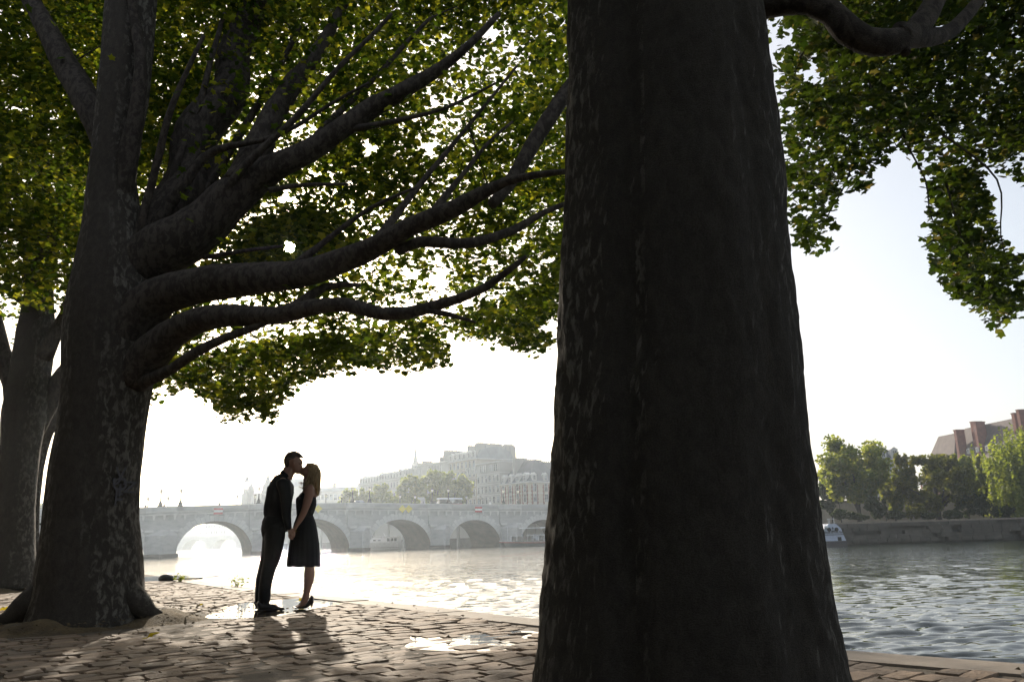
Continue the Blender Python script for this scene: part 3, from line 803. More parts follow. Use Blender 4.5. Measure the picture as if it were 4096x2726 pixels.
# ------------------------------------------------------------ island, far banks
E1 = np.array([-0.62, 0.785]); E1 /= np.linalg.norm(E1); G1 = np.array([E1[1], -E1[0]])
W0 = np.array([6.0, 222.0])
def far_line(t): return tuple(W0 + E1 * t)
isl = [(230, 96.0), (62, 99.5), (37.5, 99.0), (27, 112), (17, 165), (14, 208), far_line(0), far_line(230), (-20, 560), (230, 560)]
iq = root('island_quay', (40, 100, WATER_Z), 'long dark stone embankment of the island across the river', 'embankment')
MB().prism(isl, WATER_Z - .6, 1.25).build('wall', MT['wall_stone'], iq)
mb = MB()
for a, b2 in (((230, 96.0), (62, 99.5)), ((62, 99.5), (37.5, 99.0)), ((37.5, 99.0), (27, 112)), ((27, 112), (17, 165))):
    a, b2 = np.array(a, float), np.array(b2, float); d = b2 - a; L = np.linalg.norm(d); d /= L; c = (a + b2) / 2 + np.array([-d[1], d[0]]) * .0
    mb.box((c[0], c[1], 1.36), (L, .8, .22), atan2(d[1], d[0]))
mb.build('coping', MT['coping'], iq)
mb = MB(); r_ = random.Random(9); nrm = np.array([0.02, -1])
for row in range(5):
    x = 37.9 + r_.uniform(0, .6)
    while x < 72:
        L = r_.uniform(.9, 1.7)
        if r_.random() < .75: mb.box((x + L / 2, 99.5 + (-.5 if x < 62 else -.6) - .0 + (62 - x) * -.0 + (.02 if x > 62 else 0), WATER_Z + .2 + row * .46 + .22), (L - .05, 1.05 + r_.uniform(0, .08), .42), 0)
        x += L
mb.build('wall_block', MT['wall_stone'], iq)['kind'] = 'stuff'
# raised street level of the island behind the bridge end, and the park's retaining wall
up = root('street_embankment', (10, 240, 1.2), 'pale embankment wall of the island behind the bridge arches', 'embankment')
MB().prism([(15.5, 232), far_line(1.5), far_line(228), (-20, 555), (225, 555), (225, 232)], 1.2, 7.6).build('wall', MT['lime'], up)
for t in np.arange(6, 200, 11.0):
    p = np.array(far_line(t)); MB().box((p[0] - .2, p[1] - .2, 3.0), (.9, .7, 8.4), atan2(E1[1], E1[0])).build('buttress', MT['plaster'], up)
rw = root('retaining_wall', (60, 124, 1.2), 'pale stone wall behind the trees on the island park', 'wall')
MB().prism([(30, 122), (110, 124), (110, 127), (30, 127)], 1.24, 4.6).build('wall', MT['wall_light'], rw)
MB().prism([(29.8, 121.8), (110.2, 123.8), (110.2, 127.2), (29.8, 127.2)], 4.6, 4.85).build('coping', MT['coping'], rw)
g = MB(); g.prism([(20, 101.5), (225, 101.5), (225, 121), (20, 121)], 1.20, 1.262)
tag(g.build('park_lawn', MT['soil']), kind='structure')
# the far right bank on the left, low
lb = MB(); lb.prism([(-700, 330), (-215, 330), (-560, 990), (-700, 990)], WATER_Z - .5, 7.0)
tag(lb.build('far_bank', MT['wall_stone']), kind='structure')
lb = MB(); lb.prism([(-700, 1000), (700, 1000), (700, 1190), (-700, 1190)], WATER_Z - .5, 6.5)
tag(lb.build('distant_ground', MT['wall_stone']), kind='structure')
lb = MB(); lb.prism([(225.5, 90), (740, 90), (740, 990), (225.5, 990)], WATER_Z - .5, 6.0)
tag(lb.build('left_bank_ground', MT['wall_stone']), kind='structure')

# ------------------------------------------------------------ houses
def window_meshes(w, h, tag_):
    fr = MB()
    t = .13
    fr.box((-w / 2 - t / 2 + .0, -.06, 0), (t, .22, h + 2 * t)); fr.box((w / 2 + t / 2, -.06, 0), (t, .22, h + 2 * t))
    fr.box((0, -.06, h / 2 + t / 2), (w, .22, t)); fr.box((0, -.10, -h / 2 - t / 2), (w + .1, .34, t))
    fr.box((0, -.045, 0), (.09, .06, h)); fr.box((0, -.045, h * .18), (w, .05, .07))
    gl = MB(); gl.box((0, 0, 0), (w, .05, h))
    a = bpy.data.meshes.new('window'); a.from_pydata(fr.v, [], fr.f); a.materials.append(MT['white_w']); a.update()
    b2 = bpy.data.meshes.new('pane'); b2.from_pydata(gl.v, [], gl.f); b2.materials.append(MT['glass']); b2.update()
    return a, b2
MT['white_w'] = stone_mat('window_paint', (0.4, 0.4, 0.39), (0.6, 0.6, 0.58), 0.5, 0.7)
WCACHE = {}
def window(parent, p, ang, w=1.15, h=2.1):
    k = (round(w, 2), round(h, 2))
    if k not in WCACHE: WCACHE[k] = window_meshes(w, h, k)
    o = bpy.data.objects.new('window', WCACHE[k][0]); COL.objects.link(o); o.parent = parent
    off = np.zeros(3); q = parent
    while q is not None: off += np.array(q.location); q = q.parent
    o.location = tuple(np.array(p) - off); o.rotation_euler = (0, 0, ang)
    g_ = bpy.data.objects.new('pane', WCACHE[k][1]); COL.objects.link(g_); g_.parent = o
    return o
def chimney_stack(parent, c, L, W, z0, z1, ang, mat, pots=5, name='chimney'):
    mb = MB(); mb.box((c[0], c[1], (z0 + z1) / 2), (L, W, z1 - z0), ang)
    mb.box((c[0], c[1], z1 + .1), (L + .25, W + .25, .2), ang)
    for k in range(pots):
        s = (k + .5) / pots - .5; h = random.uniform(.5, 1.1)
        mb.lathe((c[0] + cos(ang) * s * L * .9, c[1] + sin(ang) * s * L * .9, z1 + .2), [(.14, 0), (.11, h)], 6)
    return mb.build(name, mat, parent)

def house(corner, D, Wf, Dp, z0, ze, zr, label, floors, bays, mats, roof='mansard', top_h=1.5, chim=(), win=(1.1, 2.0), gable=True, dormers=0, studio=None, group='stone houses in the row behind the bridge', g_bays=0, name='town_house', cat='house', facing=-1, slope=.9):
    """corner: near river corner; D: unit along the river front, going away; the depth runs along G (to the right)"""
    D = np.array(D, float); Gd = np.array([D[1], -D[0]])
    c = np.array(corner, float)
    r = root(name, (c[0], c[1], z0), label, cat, group)
    mw, mr, mg = mats
    P = [tuple(c), tuple(c + D * Wf), tuple(c + D * Wf + Gd * Dp), tuple(c + Gd * Dp)]
    MB().prism(P[::-1], z0, ze).build('wall', mw, r)
    # cornice and string courses
    mb = MB()
    def strip(z, out, h):
        Q = [c - D * out - Gd * out, c + D * (Wf + out) - Gd * out, c + D * (Wf + out) + Gd * (Dp + out), c - D * out + Gd * (Dp + out)]
        mb.prism([tuple(x) for x in Q][::-1], z, z + h)
    strip(ze - .05, .35, .35)
    fh = (ze - z0) / floors
    for k in range(1, floors): strip(z0 + fh * k - .1, .10, .18)
    mb.build('cornice', MT['bridge_light'], r)
    # roof
    zb = ze + .3
    if roof == 'mansard':
        i1 = slope; zt = zr - top_h
        A = [c + Gd * .1, c + D * Wf + Gd * .1, c + D * Wf + Gd * (Dp - .1), c + Gd * (Dp - .1)]
        T = [c + Gd * (.1 + i1) + D * (0 if gable else i1), c + D * (Wf - (0 if gable else i1)) + Gd * (.1 + i1), c + D * (Wf - (0 if gable else i1)) + Gd * (Dp - i1), c + Gd * (Dp - i1) + D * (0 if gable else i1)]
        MB().prism([tuple(x) for x in A][::-1], zb, zt, top=[tuple(x) for x in T][::-1]).build('roof', mr, r)
        R2 = [c + Gd * (Dp * .42) + D * (0 if gable else 3), c + D * (Wf - (0 if gable else 3)) + Gd * (Dp * .42), c + D * (Wf - (0 if gable else 3)) + Gd * (Dp * .58), c + Gd * (Dp * .58) + D * (0 if gable else 3)]
        MB().prism([tuple(x) for x in T][::-1], zt + .002, zr, top=[tuple(x) for x in R2][::-1]).build('roof_top', MT['zinc'], r)
    elif roof == 'steep':
        A = [c - D * .2 - Gd * .2, c + D * (Wf + .2) - Gd * .2, c + D * (Wf + .2) + Gd * (Dp + .2), c - D * .2 + Gd * (Dp + .2)]
        T = [c + Gd * Dp * .40 + D * Wf * (0 if gable else .25), c + D * Wf * (1 if gable else .75) + Gd * Dp * .40, c + D * Wf * (1 if gable else .75) + Gd * Dp * .60, c + Gd * Dp * .60 + D * Wf * (0 if gable else .25)]
        MB().prism([tuple(x) for x in A][::-1], zb, zr, top=[tuple(x) for x in T][::-1]).build('roof', mr, r)
    # windows of the river front
    ang = atan2(D[1], D[0]) + pi
    for k in range(floors):
        zc_ = z0 + fh * (k + .5)
        if studio and k == floors - 1: break
        for j in range(bays):
            p = c + D * (Wf * (j + .5) / bays) - Gd * .03
            window(r, (p[0], p[1], zc_), ang, *win)
    if studio:
        for (s0, s1) in studio:
            n_ = max(2, int((s1 - s0) / 1.0))
            for j in range(n_):
                p = c + D * (s0 + (s1 - s0) * (j + .5) / n_) - Gd * .03
                window(r, (p[0], p[1], ze - fh * .5), ang, .72, fh * .62)
    ga = atan2(Gd[1], Gd[0])
    for k in range(floors):
        for j in range(g_bays):
            p = c - D * .03 + Gd * (Dp * (j + .5) / g_bays)
            window(r, (p[0], p[1], z0 + fh * (k + .5)), ga, *win)
    def dormer(p, out, dw, dh, a, z):
        d_ = MB(); d_.box((p[0], p[1], z + dh / 2), (dw + .5, 1.6, dh), a); 
        pp = np.array(p) 
        d_.add([(pp[0] + cos(a) * x - sin(a) * y, pp[1] + sin(a) * x + cos(a) * y, z + dh + zz) for x, y, zz in ((-dw / 2 - .4, -.9, 0), (dw / 2 + .4, -.9, 0), (0, -.9, .7), (-dw / 2 - .4, .9, 0), (dw / 2 + .4, .9, 0), (0, .9, .7))],
               [(0, 1, 2), (5, 4, 3), (0, 3, 4, 1), (1, 4, 5, 2), (2, 5, 3, 0)])
        q = d_.build('dormer', MT['bridge_light'] if mw is not MT['brick'] else MT['brick'], r)
        fw = pp + np.array([sin(a), -cos(a)]) * .83
        window(q, (fw[0], fw[1], z + dh / 2), a, dw * .75, dh * .7)
    for j in range(dormers):
        p = c + D * (Wf * (j + .5) / dormers) + Gd * .75; dormer(p, 0, 1.15, 1.9, ang, ze + .45)
    for j in range(g_bays if dormers and roof == 'steep' else 0):
        p = c + Gd * (Dp * (j + .5) / g_bays) + D * .75; dormer(p, 0, 1.15, 1.9, ga, ze + .45)
    for (s, g_, L, hh) in chim:      # slabs across the roof
        p = c + D * s + Gd * g_; chimney_stack(r, p, L, .9, ze, zr + hh, ga, mg, int(L / .8))
    return r
rowP = np.array([4.9, 240.0])
def rl(u): return on_line(u, rowP, E1, 480)
def hz_(u, v): s, p = rl(u); return PZ(u, v, p[0], p[1])
S = {u: rl(u)[0] for u in (528.5, 500, 477, 449.5, 418.5, 399, 379, 360)}
def cr(u): return tuple(rl(u)[1])
Z0 = 7.6
# brick-and-stone pavilion at the square, its hipped slate roof and pedimented dormers
c0 = rowP
r8 = house(cr(528.5), E1, S[500] - S[528.5], 13.5, Z0, hz_(528, 481.5), hz_(520, 458.5), 'brick and stone corner pavilion with steep slate roof beside the thick trunk', 3, 4, (MT['lime_warm'], MT['slate'], MT['plaster']), roof='steep', dormers=4, g_bays=3, gable=False, chim=((9, 4, 5.0, .6), (3.5, 10.0, 5.5, -.8)), win=(1.2, 2.3), name='corner_pavilion')
# brick quoins and window chains
c = np.array(cr(528.5)); Wf = S[500] - S[528.5]; z8 = hz_(528, 481.5); mb = MB()
for (dv, n_, L, off) in ((E1, 4, Wf, -G1), (G1, 3, 13.5, -E1)):
    for j in range(n_):
        for sd_ in (-1, 1):
            m0 = c + dv * (L * (j + .5) / n_ + sd_ * 1.02) + off * .06
            z = Z0 + .2; k = 0
            while z < z8 - .9:
                mb.box((m0[0], m0[1], z + .28), (.34 + .28 * (k % 2), .16, .55), atan2(dv[1], dv[0])); z += .57; k += 1
mb.build('brick_chain', MT['brick'], r8)['kind'] = 'stuff'
c9 = c + G1 * 13.7
house(tuple(c9), E1, 10, 12, Z0, z8 + .5, z8 + 6, 'pale house edge right of the corner pavilion, half behind the trunk', 4, 0, (MT['lime'], MT['slate'], MT['plaster']), roof='mansard', g_bays=4, name='town_house')
z7 = hz_(499, 463.5)
house(cr(500), E1, S[477] - S[500] - .05, 13.0, Z0, hz_(499, 461.0), hz_(499, 458.8), 'grey stone house with a long studio window under its eave', 5, 6, (MT['lime'], MT['zinc'], MT['plaster']), roof='mansard', top_h=.4, studio=((1.0, 5.5), (7.5, 10.5), (12.5, 18.5)), chim=())
mb = MB(); c = np.array(cr(500)); zg = hz_(500, 459.5)
r7b = root('gable_wall', (c[0], c[1], Z0), 'blank grey gable wall rising behind the corner pavilion roof', 'wall')
cc = c + G1 * 8.5 + E1 * .6; MB().box((cc[0], cc[1], (Z0 + zg) / 2), (15.5, .9, zg - Z0), atan2(G1[1], G1[0])).build('wall', MT['plaster'], r7b)
chimney_stack(r7b, cc + G1 * 4, 7, .9, zg, zg + .35, atan2(G1[1], G1[0]), MT['plaster'], 9)
z5 = hz_(476, 456.0)
r5 = house(cr(476.5), E1, S[449.5] - S[477] - .1, 16.0, Z0, hz_(476.5, 458), hz_(476, 445), 'tallest stone house of the row with attic dormers and arched windows', 6, 7, (MT['lime_warm'], MT['zinc'], MT['plaster']), roof='mansard', dormers=6, slope=1.6, top_h=1.2, chim=((21.5, 6, 9, .4), (7.5, 5, 6, .6)))
zt = hz_(476.5, 443.5); c = np.array(cr(476.5)); cc = c + G1 * 8.6 + E1 * .7
r6 = root('gable_wall', (c[0], c[1], Z0), 'tall blank streaked gable wall topping the whole row', 'wall')
MB().box((cc[0], cc[1], (Z0 + zt) / 2), (16.6, 1.1, zt - Z0), atan2(G1[1], G1[0])).build('wall', MT['plaster'], r6)
mb = MB()
for q in (-4.6, .2, 3.8, 5.8):
    p = cc + G1 * q - E1 * .58; mb.box((p[0], p[1], zt - 6), (.35, .2, 11.6), atan2(G1[1], G1[0]))
mb.build('flue', MT['zinc'], r6)
for q, L in ((-5.5, 4.5), (0, 5), (5.6, 4)): chimney_stack(r6, cc + G1 * q, L, 1.0, zt, zt + .25, atan2(G1[1], G1[0]), MT['plaster'], 8)
house(cr(449.5), E1, S[418.5] - S[449.5] - .1, 14, Z0, hz_(449, 460.5), hz_(449, 457.3), 'stone house with broad glazed studio floor left of the tallest one', 5, 9, (MT['lime'], MT['zinc'], MT['plaster']), top_h=.8, studio=((5, 14), (18, 30)), chim=((.6, 5, 8, 1.6), (12, 6, 4, 1.2), (24, 6, 4, .9)))
house(cr(418.5), E1, S[399] - S[418.5] - .1, 14, Z0, hz_(418, 474), hz_(418, 466.6), 'slate roofed house just below the needle spire', 4, 6, (MT['lime'], MT['slate'], MT['lime_warm']), dormers=5, top_h=.7, chim=((.6, 5, 9, 1.2),))
house(cr(399), E1, S[379] - S[399] - .1, 14, Z0, hz_(399, 478), hz_(399, 470.5), 'house with row of dormers and two wide pale chimneys', 4, 7, (MT['lime'], MT['slate'], MT['lime_warm']), dormers=7, top_h=.8, chim=((.6, 5, 9, .6), (16, 5, 8, .5), (30, 5, 8, .2)))
house(cr(379), E1, S[360] - S[379] - .1, 14, Z0, hz_(379, 482), hz_(379, 474.5), 'leftmost hazy mansard house of the row', 4, 7, (MT['lime'], MT['slate'], MT['lime_warm']), dormers=7, top_h=.9, chim=((.6, 5, 8, .3), (20, 5, 6, .2)))
# needle spire of the chapel
p = PT(415.5, 500, 430); zb_, zt_ = PZ(415, 464, p[0], p[1]), PZ(415.5, 445.8, p[0], p[1])
sp = root('chapel_spire', (p[0], p[1], 7), 'slender needle spire rising behind the house roofs', 'spire')
MB().lathe((p[0], p[1], 0), [(3.6, 7), (3.6, zb_ - 6), (2.1, zb_ - 1), (2.3, zb_), (1.2, zb_ + 1.6), (.75, zb_ + 5), (.25, zt_ - .6), (.45, zt_ - .45), (.08, zt_ - .3), (.05, zt_ + .8)], 8).build('spire', MT['slate'], sp)
mb = MB(); mb.box((p[0], p[1], zt_ + .9), (.9, .12, .12)); mb.build('cross', MT['iron'], sp)
for k in range(8):
    a = 2 * pi * k / 8; MB().lathe((p[0] + 2.1 * cos(a), p[1] + 2.1 * sin(a), 0), [(.22, zb_ - 1), (.05, zb_ + 2.6)], 5).build('pinnacle', MT['slate'], sp)

# palace towers in the haze
def px_at(u, v, y): return PT(u, v, y)
yT = 400.0
pr = root('riverside_palace', (*px_at(270, 510, yT)[:2], 7), 'hazy riverside palace with pointed round towers left of the man', 'palace')
def zt2(u, v): p = px_at(u, v, yT); return p[2]
def xx(u): return px_at(u, 500, yT)[0]
MB().box(((xx(240.5) + xx(262)) / 2, yT + 8, (6 + zt2(250, 492.5)) / 2), (xx(262) - xx(240.5), 14, zt2(250, 492.5) - 6)).build('wall', MT['lime'], pr)
# clock tower with open belfry
x0, x1 = xx(243.8), xx(247.8); cxx = (x0 + x1) / 2; wv = x1 - x0
MB().box((cxx, yT, (6 + zt2(245, 488.5)) / 2), (wv * 1.05, wv * 1.05, zt2(245, 488.5) - 6)).build('clock_tower', MT['lime'], pr)
bf = MB(); zb1, zb2 = zt2(245, 488.5), zt2(245, 481.5)
for a in (-1, 1):
    for b2 in (-1, 1): bf.box((cxx + a * wv * .4, yT + b2 * wv * .4, (zb1 + zb2) / 2), (wv * .18, wv * .18, zb2 - zb1))
bf.box((cxx, yT, zb2 + .3), (wv, wv, .6)); bf.build('belfry', MT['lime'], pr)
MB().lathe((cxx, yT, 0), [(wv * .6, zb2 + .6), (wv * .25, zb2 + 2.5), (.08, zt2(245.8, 475.5))], 8).build('tower_roof', MT['slate'], pr)
for (uc, hw, vb, vt) in ((253.0, 3.9, 493, 481.8), (269.5, 6.6, 494.5, 473.8)):
    xc = xx(uc); rr = (xx(uc + hw) - xx(uc - hw)) / 2
    MB().lathe((xc, yT - 4, 0), [(rr * .85, 6), (rr * .85, zt2(uc, vb)), (rr, zt2(uc, vb) + .2), (rr * .52, zt2(uc, (vb + vt) / 2)), (.12, zt2(uc, vt)), (.05, zt2(uc, vt - 1.5))], 14).build('round_tower', MT['slate'], pr)
chimney_stack(pr, (xx(261.4), yT + 3), 1.0, 1.0, 8, zt2(261, 484), 0, MT['lime'], 2); chimney_stack(pr, (xx(249), yT + 6), .9, .9, 8, zt2(249, 486.5), 0, MT['lime'], 2)
pw = root('palace_wing', (*px_at(320, 510, 392)[:2], 7), 'long flat roofed palace wing in the haze right of the woman', 'palace')
def z3(u, v): return px_at(u, v, 392)[2]
def x3(u): return px_at(u, 500, 392)[0]
for (ua, ub, va, ve) in ((286, 303.5, 478.0, 486), (303.6, 357, 487.2, 491.5)):
    MB().prism([(x3(ua), 392), (x3(ub), 392), (x3(ub), 412), (x3(ua), 412)], 6, z3(ua, ve)).build('wall', MT['lime'], pw)
    MB().prism([(x3(ua) - .3, 391.6), (x3(ub) + .0, 391.6), (x3(ub) + .0, 412), (x3(ua) - .3, 412)], z3(ua, ve) + .01, z3(ua, va), top=[(x3(ua) + 1, 394), (x3(ub) - .5, 394), (x3(ub) - .5, 410), (x3(ua) + 1, 410)]).build('roof', MT['zinc'], pw)
for uc in np.arange(306, 356, 4.2): window(pw, (x3(uc), 391.95, z3(uc, 496.5)), 0, 1.4, 2.6)
for uc in (331.3, 356.2): chimney_stack(pw, (x3(uc), 398), 1.4, 1.4, 8, z3(uc, 482.5), 0, MT['lime'], 2)
MB().box(((x3(322) + x3(356)) / 2, 400, z3(340, 485.4)), (x3(356) - x3(322), .15, .15)).build('roof_rail', MT['iron'], pw)

# second bridge and blocks seen through the arch
yb = 640.0
def xb(u): return PT(u, 540, yb)[0]
fb = root('distant_bridge', (xb(200), yb, WATER_Z), 'ghostly second bridge in the haze seen through the left arch', 'bridge')
zt_ = PT(210, 535.2, yb)[2]
mb = MB(); u_ = 120.0; spans = []
while u_ < 330:
    a, b2 = xb(u_), xb(u_ + 30); cx_ = (a + b2) / 2; hw = (b2 - a) / 2 - 2.2; N = 14
    prev = (a, WATER_Z)
    pts = [(a, WATER_Z)] + [(cx_ - hw * cos(pi * k / N), WATER_Z + (zt_ - 2.5 - WATER_Z) * sin(pi * k / N)) for k in range(N + 1)] + [(b2, WATER_Z)]
    for p_, q_ in zip(pts[:-1], pts[1:]):
        if q_[0] - p_[0] < 1e-6: continue
        mb.add([(p_[0], yb, p_[1]), (q_[0], yb, q_[1]), (q_[0], yb, zt_), (p_[0], yb, zt_), (p_[0], yb + 18, p_[1]), (q_[0], yb + 18, q_[1]), (q_[0], yb + 18, zt_), (p_[0], yb + 18, zt_)], [(0, 1, 2, 3), (7, 6, 5, 4), (0, 4, 5, 1), (3, 2, 6, 7)])
    u_ += 30
mb.build('arches', MT['bridge'], fb)
def block(u0, u1, vt, y, lab, cat='building', base=6, mat='lime', bays=6, fl=3):
    a, b2 = PT(u0, 530, y)[0], PT(u1, 530, y)[0]; z = PT((u0 + u1) / 2, vt, y)[2]
    r = root('city_block', ((a + b2) / 2, y, base), lab, cat)
    MB().box(((a + b2) / 2, y + 10, (base + z) / 2), (b2 - a, 20, z - base)).build('wall', MT[mat], r)
    MB().prism([(a - .5, y - .5), (b2 + .5, y - .5), (b2 + .5, y + 20), (a - .5, y + 20)], z, z + 2.5, top=[(a + 1.5, y + 1.5), (b2 - 1.5, y + 1.5), (b2 - 1.5, y + 18), (a + 1.5, y + 18)]).build('roof', MT['zinc'], r)
    for k in range(fl):
        for j in range(bays): window(r, (a + (b2 - a) * (j + .5) / bays, y - .03, base + (z - base) * (k + .5) / fl), 0, 1.4, 2.4)
block(205, 226, 523.0, 760, 'faint pale building over the second bridge in the left arch', bays=8)
block(226.5, 300, 528, 780, 'faint lower block right of the pale one through the arch', bays=9, fl=2)
block(60, 130, 515, 700, 'faint distant block behind the big left trunk', bays=9)
block(131, 204.5, 531, 820, 'faint low roofs left of the pale building through the arch', bays=9, fl=2)

# ------------------------------------------------------------ houses of the right-hand bank
def rp(u, y): return PT(u, 470, y)[:2]
P_l, P_r = rp(932, 222), rp(1064, 176)
Dr = (P_l - P_r); Lr = np.linalg.norm(Dr); Dr /= Lr; Gr = np.array([Dr[1], -Dr[0]])
z_e = PZ(955, 478, *rp(955, 214)); z_r = PZ(985, 424, *rp(985, 208)) 
rb_ = house(tuple(P_r), Dr, Lr - 8, 15, 5, z_e, z_r, 'red brick mansion with steep brown roof and tall slanting chimneys', 4, 11, (MT['brick'], MT['roof_brown'], MT['brick']), roof='steep', dormers=10, win=(1.3, 2.6), group=None, name='brick_mansion', cat='mansion')
for k, (s, g_, L, dz, W_) in enumerate(((Lr - 10.5, 1.2, 2.4, -.8, 1.0), (Lr - 14.5, 3.4, 2.6, .8, 1.0), (Lr - 17.5, 2.0, 2.6, .3, 1.0), (Lr - 29, 4, 1.8, .8, 1.0), (Lr - 33, 2.2, 3.6, 1.0, .9), (Lr - 46, 2.2, 3.6, 1.2, .9))):
    p = P_r + Dr * s + Gr * (g_ + L / 2); chimney_stack(rb_, p, L, W_, z_e + 1, z_r + dz, atan2(Gr[1], Gr[0]), MT['brick'], 0)
for j in range(9):   # upper eyebrow dormers
    s = 4 + j * (Lr - 14) / 9; p = P_r + Dr * s + Gr * 2.9; z = z_e + (z_r - z_e) * .5
    a = atan2(Dr[1], Dr[0]) + pi
    q = MB().lathe((0, 0, 0), [(.75, -.75), (.75, .75)], 12)
    V, Fq = tube_geo([np.array([p[0] - Gr[0] * .9, p[1] - Gr[1] * .9, z]), np.array([p[0] + Gr[0] * 1.2, p[1] + Gr[1] * 1.2, z])], [.8, .8], 12)
    o = MB().add(V, Fq).build('dormer', MT['zinc'], rb_); f_ = p - Gr * .93; window(o, (f_[0], f_[1], z), a, .8, .9)
# big arched studio dormer and the lower left wing
s = Lr - 13.0; p = P_r + Dr * s - Gr * .2
V, Fq = tube_geo([np.array([p[0], p[1], z_e + 1.2]), np.array([p[0] + Gr[0] * 5, p[1] + Gr[1] * 5, z_e + 1.2])], [3.6, 3.6], 22, flat=None)
o = MB().add(V, Fq).build('arched_dormer', MT['zinc'], rb_)
V, Fq = tube_geo([np.array([p[0] - Gr[0] * .12, p[1] - Gr[1] * .12, z_e + 1.2]), np.array([p[0] + Gr[0] * .1, p[1] + Gr[1] * .1, z_e + 1.2])], [3.1, 3.1], 22)
MB().add(V, Fq).build('pane', MT['glass'], o)
mb = MB()
for k in range(-2, 3):
    q = p - Gr * .2 + Dr * k * 1.05; h = sqrt(3.1 ** 2 - (k * 1.05) ** 2); mb.box((q[0], q[1], z_e + 1.2), (.22, .2, 2 * h), atan2(Dr[1], Dr[0]))
mb.build('mullion', MT['wall_light'], o)
P2 = rp(932.5, 222.5)
house(tuple(P2 - Dr * 8.5), Dr, 15, 13, 5, z_e, PZ(935, 434.5, *P2), 'lower left wing of the red brick mansion with small dormers', 4, 4, (MT['brick'], MT['roof_brown'], MT['brick']), roof='steep', dormers=3, gable=False, group=None, name='brick_wing', cat='house')
pb = rp(903, 190); house(tuple(pb), (-1, 0.0), 8.5, 9, 5, PZ(895, 459, *rp(895, 190)), PZ(893, 445.2, *rp(893, 190)), 'small blue slate roof peeping over the park trees', 3, 4, (MT['plaster'], MT['slate'], MT['plaster']), roof='steep', dormers=3, gable=False, group=None, name='slate_house')

# ------------------------------------------------------------ boats
def hull(pts_side, L, W, z0, z1, mat, root_, p0, ang, name='hull', bow=2.5):
    """boat hull: flat stern at s = 0, pointed bow at s = L"""
    mb = MB(); ca, sa = cos(ang), sin(ang); V = []
    st = [0, .25, .5, .75, .88, .96, 1.0]; wd = [.88, 1, 1, .86, .6, .3, .03]
    for t, w_ in zip(st, wd):
        for (z, k) in ((z0, .8), (z1, 1.0)):
            for sg in (-1, 1):
                x, y = t * L + (bow * .3 if z == z1 and t > .9 else 0), sg * W / 2 * w_ * k
                V.append((p0[0] + x * ca - y * sa, p0[1] + x * sa + y * ca, z + (.35 * max(0, t - .6) / .4 if z == z1 else 0)))
    for i in range(len(st) - 1):
        a = i * 4; b2 = a + 4
        mb.f += []
        F_ = [(a, b2, b2 + 2, a + 2), (a + 1, a + 3, b2 + 3, b2 + 1), (a + 2, b2 + 2, b2 + 3, a + 3), (a, a + 1, b2 + 1, b2)]
        if i == 0: mb.add(V, F_)
        else: mb.f += F_; mb.m += [0] * 4
    mb.f.append((0, 2, 3, 1)); mb.m.append(0); n_ = (len(st) - 1) * 4; mb.f.append((n_, n_ + 1, n_ + 3, n_ + 2)); mb.m.append(0)
    return mb.build(name, mat, root_)
def L2(p0, ang, s, t): return (p0[0] + s * cos(ang) - t * sin(ang), p0[1] + s * sin(ang) + t * cos(ang))
# white motor yacht seen through the fourth arch
p0 = PT(400.5, 540, 222)[:2]; ang = pi - .25
yt = root('motor_yacht', (*p0, WATER_Z), 'white motor yacht moored beyond the arch under the yellow diamonds', 'boat')
hull(None, 13.5, 3.8, WATER_Z, 0.65, MT['white'], yt, p0, ang)
MB().prism([L2(p0, ang, s, t) for s, t in ((.3, -1.5), (9.5, -1.35), (9.5, 1.35), (.3, 1.5))][::1], .66, 1.95, top=[L2(p0, ang, s, t) for s, t in ((.5, -1.4), (7.6, -1.1), (7.6, 1.1), (.5, 1.4))]).build('cabin', MT['white'], yt)
for s in (.9, 1.9, 2.9): MB().box((*L2(p0, ang, s, 1.50), 1.3), (.8, .08, .8), ang).build('window', MT['glass'], yt)
for s in (5.6, 7.0): MB().box((*L2(p0, ang, s, 1.46), 1.2), (.7, .25, .32), ang).build('window', MT['glass'], yt)
MB().prism([L2(p0, ang, s, t) for s, t in ((.2, -1.55), (4.8, -1.5), (4.8, 1.5), (.2, 1.55))], 1.96, 2.08).build('roof', MT['white'], yt)
mb = MB(); mb.tube([(*L2(p0, ang, 4.4, 0), 2.0), (*L2(p0, ang, 5.0, 0), 3.1)], [.07, .05], 6)
for t in (-1.3, 1.3): mb.tube([(*L2(p0, ang, s, t * (1 if s < 8 else .6)), z) for s, z in ((4, 2.4), (6.5, 2.2), (9.5, 1.7), (12, 1.5))], [.03] * 4, 5)
mb.build('rail', MT['white'], yt)
MB().prism([L2(p0, ang, s, t) for s, t in ((.0, -1.8), (11, -1.6), (11, 1.6), (.0, 1.8))], -0.78, -0.72).build('stripe', MT['dark_hull'], yt)
